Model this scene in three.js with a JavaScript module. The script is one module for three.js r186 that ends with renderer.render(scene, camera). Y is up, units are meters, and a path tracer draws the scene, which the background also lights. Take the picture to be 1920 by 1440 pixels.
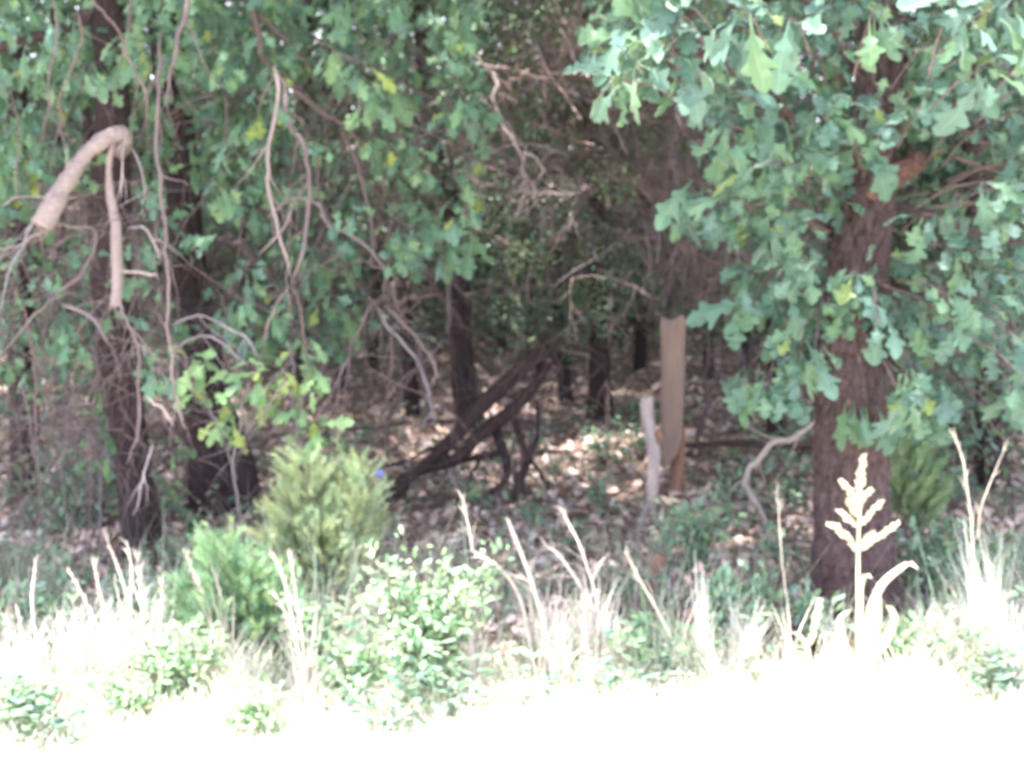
import * as THREE from 'three';
import { ImprovedNoise } from 'three/addons/math/ImprovedNoise.js';

// ───────────────────────── camera, sky, sun, exposure ─────────────────────────
const F = 2700, PITCH = 9.5 * Math.PI / 180, EYE = 1.6;      // focal length in photo pixels (1920 x 1440)
const scene = new THREE.Scene();
const camera = new THREE.PerspectiveCamera(2 * Math.atan(720 / F) * 180 / Math.PI, 4 / 3, 0.05, 600);
camera.position.set(0, EYE, 0);
camera.rotation.set(-PITCH, 0, 0);
camera.focus = 1.2;
camera.userData.fStop = 10;
scene.add(camera);

const SUN = new THREE.Vector3(-0.28, 0.92, 0.27).normalize();   // high, over the camera's left shoulder
const sun = new THREE.DirectionalLight(new THREE.Color(1.0, 0.965, 0.92), 4.5);
sun.position.copy(SUN).multiplyScalar(40);
sun.castShadow = true;
sun.shadow.mapSize.set(4096, 4096);
Object.assign(sun.shadow.camera, { left: -16, right: 16, top: 16, bottom: -16, near: 1, far: 90 });
sun.shadow.radius = 2;
scene.add(sun, sun.target);
{
  const W = 256, H = 128, data = new Float32Array(W * H * 4);
  const pn = new ImprovedNoise();
  for (let j = 0; j < H; j++) for (let i = 0; i < W; i++) {
    const up = ((j + 0.5) / H - 0.5) * Math.PI, az = ((i + 0.5) / W) * 2 * Math.PI;
    const x = Math.cos(up) * Math.cos(az), y = Math.sin(up), z = Math.cos(up) * Math.sin(az);
    const h = Math.max(0, y), t = Math.pow(1 - h, 3);
    let cl = 0; for (let o = 0, a = 0.5, s = 2.2; o < 4; o++, a *= 0.5, s *= 2.1) cl += a * pn.noise(x * s + 9, y * s * 2 + 4, z * s + 2);
    cl = Math.min(1, Math.max(0, cl * 1.6 + 0.45));
    const c = [0.45 + 0.4 * t, 0.56 + 0.33 * t, 0.88 + 0.14 * t], w = [1.04, 1.02, 1.1];
    const k = 4 * (j * W + i);
    for (let m = 0; m < 3; m++) data[k + m] = (c[m] + (w[m] - c[m]) * cl * 0.75) * 1.0;
    data[k + 3] = 1;
  }
  const sky = new THREE.DataTexture(data, W, H, THREE.RGBAFormat, THREE.FloatType);
  sky.mapping = THREE.EquirectangularReflectionMapping;
  sky.magFilter = THREE.LinearFilter; sky.minFilter = THREE.LinearFilter; sky.needsUpdate = true;
  scene.background = sky;
  scene.environment = sky;
}
const renderer = new THREE.WebGLRenderer({ antialias: true });
renderer.toneMapping = THREE.LinearToneMapping;
renderer.toneMappingExposure = 5.7;
renderer.shadowMap.enabled = true;

// ───────────────────────── helpers ─────────────────────────
const V = (x, y, z) => new THREE.Vector3(x, y, z);
function rng(seed) { let a = seed >>> 0; return () => { a = (a + 0x6D2B79F5) | 0; let t = Math.imul(a ^ (a >>> 15), 1 | a); t = (t + Math.imul(t ^ (t >>> 7), 61 | t)) ^ t; return ((t ^ (t >>> 14)) >>> 0) / 4294967296; }; }
const R = rng(20240611);
const rr = (a, b) => a + (b - a) * R();
const pick = (a) => a[Math.floor(R() * a.length)];
const NZ = new ImprovedNoise();
const noise = (x, y, z = 0) => NZ.noise(x + 31.7, y + 17.3, z + 5.1);
const fbm = (x, y, z = 0, o = 4) => { let s = 0, a = 0.5; for (let i = 0; i < o; i++) { s += a * noise(x, y, z); x *= 2.03; y *= 2.03; z *= 2.03; a *= 0.5; } return s; };
const sstep = THREE.MathUtils.smoothstep;
const CP = Math.cos(PITCH), SP = Math.sin(PITCH);
function ray(px, py) { const x = (px - 960) / F, y = (720 - py) / F; return [x, y * CP - SP, -y * SP - CP]; }
function at(px, py, d) { const r = ray(px, py), t = d / -r[2]; return V(r[0] * t, EYE + r[1] * t, -d); }       // a point d metres away
function onGround(px, py) { const r = ray(px, py), t = EYE / -r[1]; return V(r[0] * t, 0, r[2] * t); }
function proj(p) { const y = p.y - EYE, z = p.z, cy = y * CP - z * SP, cz = y * SP + z * CP; return [960 + F * p.x / -cz, 720 - F * cy / -cz, -cz]; }
function inPoly(x, y, poly) { let c = false; for (let i = 0, j = poly.length - 1; i < poly.length; j = i++) { const [xi, yi] = poly[i], [xj, yj] = poly[j]; if ((yi > y) !== (yj > y) && x < (xj - xi) * (y - yi) / (yj - yi) + xi) c = !c; } return c; }

const names = new Map();
function numbered(n) { const k = names.get(n) ?? 0; names.set(n, k + 1); return k ? n + '_' + String(k).padStart(3, '0') : n; }
function tag(o, label, category, group, kind) { if (label) o.userData.label = label; if (category) o.userData.category = category; if (group) o.userData.group = group; if (kind) o.userData.kind = kind; return o; }
function thing(name, label, category, pos = V(0, 0, 0), group) { const g = new THREE.Group(); g.name = numbered(name); g.position.copy(pos); scene.add(g); return tag(g, label, category, group); }
function shade(o) { o.castShadow = true; o.receiveShadow = true; return o; }
// world-space geometry is put under a thing whose origin is its base
function part(name, geo, mat, parent, kind) { if (parent !== scene) geo.translate(-parent.position.x, -parent.position.y, -parent.position.z); const m = shade(new THREE.Mesh(geo, mat)); m.name = name; if (kind) m.userData.kind = kind; parent.add(m); return m; }

class Geo {
  constructor() { this.p = []; this.i = []; this.u = []; this.c = []; this.seams = []; this.col = [1, 1, 1]; }
  v(x, y, z, u = 0, w = 0, c = this.col) { this.p.push(x, y, z); this.u.push(u, w); this.c.push(c[0], c[1], c[2]); return this.p.length / 3 - 1; }
  tri(a, b, c) { this.i.push(a, b, c); }
  quad(a, b, c, d) { this.i.push(a, b, c, a, c, d); }
  // tube through [Vector3, radius] rows; bump(angle point, along) gives an extra radius
  tube(rows, seg = 6, { step = 0, bump = null, caps = true, smooth = true } = {}) {
    const pts = rows.map(r => r[0]), rad = rows.map(r => r[1]);
    let P = pts, Q = rad;
    if (smooth && pts.length > 2 || step) {
      const curve = new THREE.CatmullRomCurve3(pts, false, 'centripetal');
      const len = curve.getLength(), n = Math.max(step ? Math.ceil(len / step) : (pts.length - 1) * 3, pts.length);
      P = []; Q = [];
      for (let k = 0; k <= n; k++) { const t = k / n; P.push(curve.getPoint(t)); const f = t * (rad.length - 1), a = Math.min(rad.length - 2, Math.floor(f)); Q.push(rad[a] + (rad[a + 1] - rad[a]) * (f - a)); }
    }
    const n = P.length, T = P.map((p, k) => P[Math.min(n - 1, k + 1)].clone().sub(P[Math.max(0, k - 1)]).normalize());
    let N = Math.abs(T[0].y) < 0.9 ? V(0, 1, 0) : V(0, 0, 1);
    let along = 0; const base = [];
    const rm = Q.reduce((a, b) => a + b, 0) / n;
    for (let k = 0; k < n; k++) {
      N = N.clone().sub(T[k].clone().multiplyScalar(N.dot(T[k]))).normalize();
      const B = T[k].clone().cross(N);
      if (k) along += P[k].distanceTo(P[k - 1]);
      const row = [];
      for (let s = 0; s <= seg; s++) {
        const a = (s % seg) / seg * Math.PI * 2, dir = N.clone().multiplyScalar(Math.cos(a)).add(B.clone().multiplyScalar(Math.sin(a)));
        let r = Q[k]; if (bump) r += bump(dir, along, Q[k], P[k]);
        row.push(this.v(P[k].x + dir.x * r, P[k].y + dir.y * r, P[k].z + dir.z * r, s / seg * Math.PI * 2 * rm, along));
      }
      this.seams.push([row[0], row[seg]]);
      base.push(row);
    }
    for (let k = 0; k < n - 1; k++) for (let s = 0; s < seg; s++) this.quad(base[k][s], base[k][s + 1], base[k + 1][s + 1], base[k + 1][s]);
    if (caps) for (const k of [0, n - 1]) {
      const c = this.v(P[k].x, P[k].y, P[k].z, 0, along);
      for (let s = 0; s < seg; s++) k ? this.tri(base[k][s], base[k][s + 1], c) : this.tri(base[k][s + 1], base[k][s], c);
    }
    return this;
  }
  // folded blade through rows [Vector3, half width]; side gives the blade's width direction
  blade(rows, side, fold = 0.25) {
    let prev = null, along = 0;
    const n = rows.length;
    rows.forEach(([p, w], k) => {
      const t = rows[Math.min(n - 1, k + 1)][0].clone().sub(rows[Math.max(0, k - 1)][0]).normalize();
      const s = side.clone().sub(t.clone().multiplyScalar(side.dot(t))).normalize(), nn = t.clone().cross(s);
      if (k) along += p.distanceTo(rows[k - 1][0]);
      const a = this.v(p.x - s.x * w + nn.x * w * fold, p.y - s.y * w + nn.y * w * fold, p.z - s.z * w + nn.z * w * fold, -w, along);
      const b = this.v(p.x, p.y, p.z, 0, along);
      const c = this.v(p.x + s.x * w + nn.x * w * fold, p.y + s.y * w + nn.y * w * fold, p.z + s.z * w + nn.z * w * fold, w, along);
      if (prev) { this.quad(prev[0], prev[1], b, a); this.quad(prev[1], prev[2], c, b); }
      prev = [a, b, c];
    });
    return this;
  }
  add(g, m, col) { // append another Geo, moved by matrix m
    const o = this.p.length / 3, q = V(0, 0, 0);
    for (let k = 0; k < g.p.length; k += 3) { q.set(g.p[k], g.p[k + 1], g.p[k + 2]).applyMatrix4(m); this.p.push(q.x, q.y, q.z); const f = col || [1, 1, 1]; this.c.push(g.c[k] * f[0], g.c[k + 1] * f[1], g.c[k + 2] * f[2]); }
    for (const x of g.u) this.u.push(x);
    for (const x of g.i) this.i.push(x + o);
    return this;
  }
  build(colours = false) {
    const g = new THREE.BufferGeometry();
    g.setAttribute('position', new THREE.Float32BufferAttribute(this.p, 3));
    g.setAttribute('uv', new THREE.Float32BufferAttribute(this.u, 2));
    if (colours) g.setAttribute('color', new THREE.Float32BufferAttribute(this.c, 3));
    g.setIndex(this.i);
    g.computeVertexNormals();
    const n = g.attributes.normal;
    for (const [a, b] of this.seams) { const q = V(n.getX(a) + n.getX(b), n.getY(a) + n.getY(b), n.getZ(a) + n.getZ(b)).normalize(); n.setXYZ(a, q.x, q.y, q.z); n.setXYZ(b, q.x, q.y, q.z); }
    return g;
  }
}

// ───────────────────────── textures and materials ─────────────────────────
function tex(size, fn, srgb = false) {
  const d = new Uint8Array(size * size * 4);
  for (let y = 0; y < size; y++) for (let x = 0; x < size; x++) { const c = fn(x / size, y / size), k = 4 * (y * size + x); for (let m = 0; m < 3; m++) { let v = Math.min(1, Math.max(0, c[m])); if (srgb) v = v <= 0.0031308 ? v * 12.92 : 1.055 * Math.pow(v, 1 / 2.4) - 0.055; d[k + m] = Math.round(v * 255); } d[k + 3] = 255; }
  const t = new THREE.DataTexture(d, size, size, THREE.RGBAFormat, THREE.UnsignedByteType);
  t.wrapS = t.wrapT = THREE.RepeatWrapping; t.magFilter = THREE.LinearFilter; t.minFilter = THREE.LinearMipmapLinearFilter;
  if (srgb) t.colorSpace = THREE.SRGBColorSpace;
  t.needsUpdate = true; return t;
}
const tp = (u, v, ku, kv, o = 4, z = 0) => { // tileable fbm
  const f = (x, y) => fbm(x * ku, y * kv, z, o), a = sstep(u, 0, 1), b = sstep(v, 0, 1);
  return (f(u, v) * (1 - a) + f(u - 1, v) * a) * (1 - b) + (f(u, v - 1) * (1 - a) + f(u - 1, v - 1) * a) * b;
};
const mixc = (a, b, t) => { t = Math.min(1, Math.max(0, t)); return [0, 1, 2].map(k => a[k] + (b[k] - a[k]) * t); };
const barkTex = tex(512, (u, v) => {
  const n = tp(u, v, 34, 9, 4), m = tp(u, v, 5, 4, 3, 7), s = tp(u, v, 70, 40, 2, 3);
  let c = mixc([0.105, 0.072, 0.064], [0.21, 0.155, 0.145], n * 1.6 + 0.5);
  c = mixc(c, [0.20, 0.185, 0.16], sstep(m, 0.05, 0.3) * 0.55);
  return c.map(x => x * (1 + s * 0.7));
}, true);
barkTex.repeat.set(1 / 0.5, 1 / 0.5);
const barkBump = tex(512, (u, v) => { const a = tp(u, v, 40, 11, 4), b = tp(u, v, 90, 40, 2, 9); const r = Math.min(1, Math.abs(a) * 5) * 0.75 + 0.2 + b * 0.4; return [r, r, r]; });
barkBump.repeat.set(1 / 0.5, 1 / 0.5);
const woodTex = tex(256, (u, v) => { const n = tp(u, v, 46, 2.5, 4), m = tp(u, v, 6, 3, 3, 2); return mixc(mixc([0.40, 0.30, 0.235], [0.62, 0.50, 0.41], n * 1.5 + 0.5), [0.36, 0.33, 0.31], sstep(m, 0, 0.3) * 0.6); }, true);
woodTex.repeat.set(1 / 0.25, 1 / 0.6);
const woodBump = tex(256, (u, v) => { const r = 0.5 + tp(u, v, 60, 2.5, 4) * 1.2; return [r, r, r]; });
woodBump.repeat.set(1 / 0.25, 1 / 0.6);
const twigTex = tex(256, (u, v) => { const n = tp(u, v, 12, 30, 4), m = tp(u, v, 4, 5, 3, 5); return mixc(mixc([0.62, 0.60, 0.60], [1, 0.98, 0.96], n * 1.4 + 0.6), [0.9, 0.95, 0.7], sstep(m, 0.1, 0.3) * 0.5); }, true);
twigTex.repeat.set(1 / 0.12, 1 / 0.3);
const litterTex = tex(1024, (u, v) => {
  const n = tp(u, v, 30, 30, 4), m = tp(u, v, 7, 7, 4, 3), s = tp(u, v, 95, 95, 2, 8);
  let c = mixc([0.13, 0.085, 0.068], [0.36, 0.26, 0.21], n * 1.4 + 0.45);
  c = mixc(c, [0.22, 0.20, 0.12], sstep(m, 0.05, 0.25) * 0.5);
  return c.map(x => x * (1 + s * 0.9));
}, true);
litterTex.repeat.set(1 / 2.4, 1 / 2.4);
const litterBump = tex(512, (u, v) => { const r = 0.5 + tp(u, v, 34, 34, 4) * 0.9; return [r, r, r]; });
litterBump.repeat.set(1 / 1.3, 1 / 1.3);
const strawTex = tex(1024, (u, v) => {
  const n = tp(u, v, 60, 60, 4), m = tp(u, v, 6, 6, 4, 3);
  let c = mixc([0.52, 0.47, 0.37], [0.74, 0.69, 0.56], n * 1.3 + 0.5);
  return mixc(c, [0.34, 0.40, 0.17], sstep(m, 0.02, 0.3) * 0.6);
}, true);
strawTex.repeat.set(1 / 1.8, 1 / 1.8);

const std = (o) => new THREE.MeshStandardMaterial({ side: THREE.DoubleSide, roughness: 0.92, metalness: 0, ...o });
const lin = (r, g, b) => new THREE.Color().setRGB(r, g, b);
const M = {
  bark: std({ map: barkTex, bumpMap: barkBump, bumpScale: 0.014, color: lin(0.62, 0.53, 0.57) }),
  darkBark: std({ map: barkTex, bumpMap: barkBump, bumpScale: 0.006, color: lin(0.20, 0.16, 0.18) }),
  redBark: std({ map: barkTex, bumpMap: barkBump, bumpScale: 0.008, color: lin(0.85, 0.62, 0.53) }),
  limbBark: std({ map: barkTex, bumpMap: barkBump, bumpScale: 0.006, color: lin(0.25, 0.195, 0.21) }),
  paleStick: std({ map: twigTex, color: lin(0.46, 0.39, 0.38) }),
  wood: std({ map: woodTex, bumpMap: woodBump, bumpScale: 0.006, color: lin(0.50, 0.44, 0.445) }),
  redWood: std({ map: woodTex, bumpMap: woodBump, bumpScale: 0.004, color: lin(0.52, 0.34, 0.29) }),
  paleTwig: std({ map: twigTex, color: lin(0.26, 0.205, 0.20) }),
  greyTwig: std({ map: twigTex, color: lin(0.22, 0.185, 0.20) }),
  pinkTwig: std({ map: twigTex, color: lin(0.145, 0.107, 0.112) }),
  brownTwig: std({ map: twigTex, color: lin(0.145, 0.10, 0.096) }),
  darkTwig: std({ map: twigTex, color: lin(0.11, 0.078, 0.084) }),
  thicket: std({ color: lin(0.24, 0.19, 0.19) }),
  litter: std({ map: litterTex, bumpMap: litterBump, bumpScale: 0.03 }),
  straw: std({ map: strawTex, bumpMap: litterBump, bumpScale: 0.02 }),
};
const leafy = (c, o = {}) => new THREE.MeshPhysicalMaterial({ color: lin(...c), side: THREE.DoubleSide, roughness: 1, transmission: 0.35, thickness: 0, clearcoat: 0.75, clearcoatRoughness: 0.42, vertexColors: true, ...o });
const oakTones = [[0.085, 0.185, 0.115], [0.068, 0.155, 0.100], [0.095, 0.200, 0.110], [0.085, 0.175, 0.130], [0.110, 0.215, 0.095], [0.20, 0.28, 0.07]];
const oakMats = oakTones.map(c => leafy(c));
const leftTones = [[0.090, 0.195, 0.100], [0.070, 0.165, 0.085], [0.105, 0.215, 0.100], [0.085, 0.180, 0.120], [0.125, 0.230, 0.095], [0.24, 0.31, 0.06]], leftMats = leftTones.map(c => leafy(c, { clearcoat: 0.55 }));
const M2 = {
  leafStuff: leafy([1, 1, 1]),
  smallLeaf: leafy([1, 1, 1], { clearcoat: 0.8, clearcoatRoughness: 0.3 }),
  juniper: leafy([1, 1, 1], { clearcoat: 0, transmission: 0.2 }),
  grass: leafy([1, 1, 1], { clearcoat: 0.15, transmission: 0.35 }),
  deadLeaf: std({ vertexColors: true }),
};

// ───────────────────────── leaf shapes ─────────────────────────
// fan-shaped oak leaf of unit length along +y, upper face +z, three shallow lobes at the broad end
function oakLeaf(seed, { droop = 0.25, cup = 0.35, wide = 1, simple = false } = {}) {
  const q = rng(seed), g = new Geo();
  const rows = simple
    ? [[0, 0.012], [0.38, 0.10], [0.58, 0.2], [0.78, 0.40], [0.9, 0.30], [0.99, 0.12]]
    : [[0, 0.01], [0.2, 0.02], [0.38, 0.045], [0.48, 0.10], [0.55, 0.185], [0.6, 0.21], [0.66, 0.11], [0.74, 0.23], [0.81, 0.38], [0.87, 0.37], [0.905, 0.18], [0.98, 0.225], [1.05, 0.15], [1.08, 0.04]];
  const sk = (q() - 0.5) * 0.16, tw = (q() - 0.5) * 0.5, wl = 0.9 + q() * 0.2, wr = 0.9 + q() * 0.2;
  const fold = (q() - 0.35) * 1.1;
  const z = (x, y) => fold * Math.abs(x) - cup * x * x - droop * y * y + tw * x * y * 1.1 + 0.055 * Math.sin(y * 10 + x * 11 + seed) + 0.1 * x * Math.sin(y * 7 + seed * 2);
  const base = [0.86, 0.9, 0.9], rib = [1.75, 1.4, 1.35];
  let prev = null;
  for (const [y, w] of rows) {
    const cx = sk * y * y, row = [];
    for (const [f, c] of (simple ? [[-1, base], [0, rib], [1, base]] : [[-1, base], [-0.07, base], [0, rib], [0.07, base], [1, base]])) {
      const ww = w * wide * (f < 0 ? wl : wr), x = f * ww, yy = y + (Math.abs(f) === 1 ? 0.03 * (q() - 0.5) : 0) - Math.abs(f) * 0;
      row.push(g.v(cx + x, yy, z(x, yy), x, yy, c));
    }
    if (prev) for (let k = 0; k < row.length - 1; k++) g.quad(prev[k], prev[k + 1], row[k + 1], row[k]);
    prev = row;
  }
  return g;
}
// plain oval leaf of unit length
function ovalLeaf(wide = 0.5, droop = 0.2, cup = 0.5) {
  const g = new Geo(); let prev = null;
  for (const [y, w] of [[0, 0.02], [0.2, 0.3], [0.45, 0.5], [0.7, 0.42], [0.9, 0.2], [1, 0.01]]) {
    const row = [-1, 0, 1].map(f => { const x = f * w * wide; return g.v(x, y, -cup * x * x - droop * y * y, x, y, f ? [0.9, 0.9, 0.9] : [1.35, 1.3, 1.2]); });
    if (prev) for (let k = 0; k < 2; k++) g.quad(prev[k], prev[k + 1], row[k + 1], row[k]);
    prev = row;
  }
  return g;
}
const oakGeos = [1, 2, 3, 4, 5, 6, 7].map(k => oakLeaf(k, { droop: 0.08 + 0.13 * k, cup: 0.3 + 0.6 * (k % 3), wide: 0.8 + 0.06 * (k % 4) }));
const oakShapes = oakGeos.map(g => g.build(true));
const farLeaf = oakLeaf(9, { simple: true });
const ovalGeo = ovalLeaf(), ovalShape = ovalGeo.build(true);

function basis(p, dir, nrm, s) { const y = dir.clone().normalize(), x = y.clone().cross(nrm).normalize(), z = x.clone().cross(y); return new THREE.Matrix4().makeBasis(x.multiplyScalar(s), y.multiplyScalar(s), z.multiplyScalar(s)).setPosition(p); }
const rdir = () => { const z = rr(-1, 1), a = rr(0, 6.2832), r = Math.sqrt(1 - z * z); return V(r * Math.cos(a), z, r * Math.sin(a)); };
// leaves round a twig's end: fans that droop
function cluster(out, p, dir, n, size, droop = 0.55) {
  for (let k = 0; k < n; k++) {
    const d = rdir().multiplyScalar(0.95).add(dir.clone().multiplyScalar(0.75)).add(V(0, -droop, 0)).normalize();
    const nr = V(0, 0.75, 0.45).add(rdir().multiplyScalar(0.55)).add(d.clone().setY(0).multiplyScalar(0.35)).normalize();
    const s = size * rr(0.6, 1.2);
    out.push({ m: basis(p.clone().add(d.clone().multiplyScalar(0.018)).add(rdir().multiplyScalar(0.02)), d, nr, s), p: p.clone().add(d.clone().multiplyScalar(s * 0.6)), s });
  }
}
function seen(l) { const [x, y, z] = proj(l.p); return x > -30 && x < 1950 && y > -30 && y < 1470 && z > 0.5 ? l.s * F / z : 0; }
function instances(name, geo, mat, mats, cols, parent, kind = 'stuff') {
  const m = shade(new THREE.InstancedMesh(geo, mat, mats.length)), t = new THREE.Matrix4().makeTranslation(-parent.position.x, -parent.position.y, -parent.position.z), q = new THREE.Matrix4(), c = new THREE.Color();
  if (parent === scene) t.identity();
  mats.forEach((x, k) => { m.setMatrixAt(k, q.multiplyMatrices(t, x)); const v = cols(k); m.setColorAt(k, c.setRGB(v[0], v[1], v[2])); });
  m.name = name; if (kind) m.userData.kind = kind; parent.add(m); return m;
}
const vary = (c, a = 0.25) => { const k = 1 + rr(-a, a), h = rr(-0.1, 0.1); return [c[0] * k * (1 + h), c[1] * k, c[2] * k * (1 - h)]; };
// the 300 leaves that show largest are parts of their own, the rest one foliage part
function dress(tree, leaves, most, mats = oakMats, tones = oakTones, yellow = 0.025) {
  leaves.forEach(l => { l.w = seen(l); });
  leaves.sort((a, b) => b.w - a.w);
  const t = new THREE.Matrix4().makeTranslation(-tree.position.x, -tree.position.y, -tree.position.z);
  const cut = leaves.filter((l, k) => k < most && l.w > 0).length;
  for (const l of leaves.slice(0, cut)) {
    const m = shade(new THREE.Mesh(pick(oakShapes), R() < yellow ? mats[5] : mats[Math.floor(R() * 5)]));
    m.name = 'leaf'; m.matrix.multiplyMatrices(t, l.m); m.matrix.decompose(m.position, m.quaternion, m.scale); tree.add(m);
  }
  const rest = leaves.slice(cut), by = oakShapes.slice(0, 3).map(() => []);
  rest.forEach((l, k) => by[k % 3].push(l.m));
  by.forEach((b, k) => b.length && instances('foliage', oakShapes[k], M2.leafStuff, b, () => vary(R() < yellow ? tones[5] : tones[Math.floor(R() * 5)], 0.2), tree));
}

// ───────────────────────── ground ─────────────────────────
const gh = (x, z) => 0.035 * noise(x * 0.9, z * 0.9) + 0.02 * noise(x * 2.7, z * 2.7, 4);
{
  const g = new Geo(), xs = [-250, -60, -20], zs = [60, 12, 0];
  for (let x = -9; x <= 9.001; x += 0.15) xs.push(x); xs.push(20, 60, 250);
  for (let z = -3; z >= -20.001; z -= 0.15) zs.push(z); zs.push(-30, -60, -250);
  const id = zs.map(z => xs.map(x => g.v(x, Math.abs(x) > 9.5 || z < -21 || z > -2 ? -0.01 : gh(x, z), z, x, z)));
  for (let j = 0; j < zs.length - 1; j++) for (let i = 0; i < xs.length - 1; i++) g.quad(id[j][i], id[j][i + 1], id[j + 1][i + 1], id[j + 1][i]);
  tag(part('ground', g.build(), M.litter, scene), 'brown forest floor under fallen leaves', null, null, 'structure');
}
{
  // the sunny mown verge in front of the trees, with a ragged far edge
  const g = new Geo(), n = 80;
  const edge = (x) => -4.25 - 0.16 * noise(x * 1.3, 3) - 0.07 * noise(x * 5, 8);
  let prev = null;
  for (let i = 0; i <= n; i++) {
    const x = -8 + 16 * i / n, row = [];
    for (let j = 0; j <= 24; j++) { const t = j / 24, z = edge(x) + (10 - edge(x)) * Math.pow(t, 2.2); row.push(g.v(x, (z > -2 ? 0 : gh(x, z)) + 0.004 + 0.03 * sstep(t, 0, 0.2), z, x, z)); }
    if (prev) for (let j = 0; j < 24; j++) g.quad(prev[j], prev[j + 1], row[j + 1], row[j]);
    prev = row;
  }
  tag(part('verge', g.build(), M.straw, scene), 'sunlit pale grass verge along the edge of the woods', null, null, 'structure');
}

// ───────────────────────── trunks ─────────────────────────
const barkBumpFn = (depth, k = 30) => (dir, along, r, p) => {
  const q = V(p.x, 0, p.z).add(dir.clone().multiplyScalar(Math.max(r, 0.03)));
  const n = noise(q.x * k, p.y * 6.5, q.z * k) + 0.45 * noise(q.x * k * 2.1, p.y * 17, q.z * k * 2.1 + 3);
  return -depth * (1 - sstep(Math.abs(n), 0.0, 0.26)) + depth * 0.6 * noise(q.x * 9, p.y * 5, q.z * 9) + 0.012 * noise(q.x * 3, p.y * 2.2, q.z * 3);
};
// rows [px, py, width px]; the first row is where the trunk meets the ground
function trunkRows(rows, dEnd = null) {
  const b = onGround(rows[0][0], rows[0][1]), d0 = -b.z, out = [];
  rows.forEach(([x, y, w], k) => { const d = dEnd === null ? d0 : d0 + (dEnd - d0) * k / (rows.length - 1); const p = at(x, y, d); out.push([p, w * d / F / 2]); });
  const dn = out[0][0].clone().sub(out[1][0]).normalize().multiplyScalar(0.08);
  out.unshift([out[0][0].clone().add(dn), out[0][1] * 1.15]);
  return { out, base: b, d: d0 };
}
const line = (pts, d0, d1, w0, w1) => pts.map(([x, y], k) => { const t = k / (pts.length - 1), d = d0 + (d1 - d0) * t; return [at(x, y, d), (w0 + (w1 - w0) * t) * d / F / 2]; });
const knob = (k = 40, a = 0.12) => (dir, along, r, p) => r * a * 2 * noise(p.x * k + dir.x, p.y * k + dir.y, p.z * k + dir.z);
function stick(name, pts, d0, d1, w0, w1, mat, parent, seg = 7, { spurs = 1, taper = true } = {}) {
  const rows = line(pts, d0, d1, w0 * 0.62, w1 * 0.62), c = new THREE.CatmullRomCurve3(rows.map(r => r[0]), false, 'centripetal'), L = c.getLength(), n = Math.max(6, Math.ceil(L / 0.035)), out = [], g = new Geo();
  const k0 = rr(0, 50), rAt = (f) => { const q = f * (rows.length - 1), a = Math.min(rows.length - 2, Math.floor(q)); return rows[a][1] + (rows[a + 1][1] - rows[a][1]) * (q - a); };
  for (let k = 0; k <= n; k++) {
    const f = k / n, p = c.getPoint(f), r = rAt(f) * (taper ? (1 - 0.65 * sstep(f, 0.8, 1)) * (0.45 + 0.55 * sstep(f, 0, 0.12)) : 1) * (1 + 0.16 * noise(k * 0.9, k0)), a = 0.0035 + rAt(f) * 0.4;
    p.add(V(a * noise(k * 0.55, k0, 1), a * noise(k * 0.55, k0, 7), a * noise(k * 0.55, k0, 13)).multiplyScalar(2)); p.x += 0.016 * noise(k * 0.21, k0, 21) * Math.min(1, L * 2); p.y += 0.012 * noise(k * 0.27, k0, 27) * Math.min(1, L * 2); out.push([p, r]);
  }
  g.tube(out, seg, { bump: knob(), smooth: false });
  const m = Math.round(L * 11 * spurs);
  for (let k = 0; k < m; k++) {
    const q = 1 + Math.floor(R() * (n - 1)), T = out[Math.min(n, q + 1)][0].clone().sub(out[q][0]).normalize(), d = T.add(rdir().multiplyScalar(1.1)).add(V(0, -0.2, 0)).normalize();
    twigs(g, out[q][0], d, rr(0.06, 0.26), Math.min(0.0035, out[q][1] * 0.5), R() < 0.4 ? 1 : 0, { n: 2, seg: 4, kink: 0.3, sag: 0.1 });
  }
  return part(name, g.build(), mat, parent);
}

// recursive bare twigs
function twigs(g, p, dir, len, r, depth, { spread = 0.8, sag = 0.15, n = 3, seg = 4, kink = 0.35 } = {}) {
  const rows = [[p.clone(), r]]; let q = p.clone(), d = dir.clone();
  for (let k = 1; k <= 4; k++) { d.add(rdir().multiplyScalar(kink)).add(V(0, -sag, 0)).normalize(); q = q.clone().add(d.clone().multiplyScalar(len / 4)); rows.push([q, r * (1 - 0.19 * k)]); }
  g.tube(rows, seg, { smooth: false, caps: false });
  if (depth > 0) for (let k = 0; k < n; k++) { const t = 1 + Math.floor(R() * 4); twigs(g, rows[t][0], d.clone().add(rdir().multiplyScalar(spread)).normalize(), len * rr(0.4, 0.7), r * 0.5, depth - 1, { spread, sag, n, seg: 3, kink }); }
  return g;
}

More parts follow.
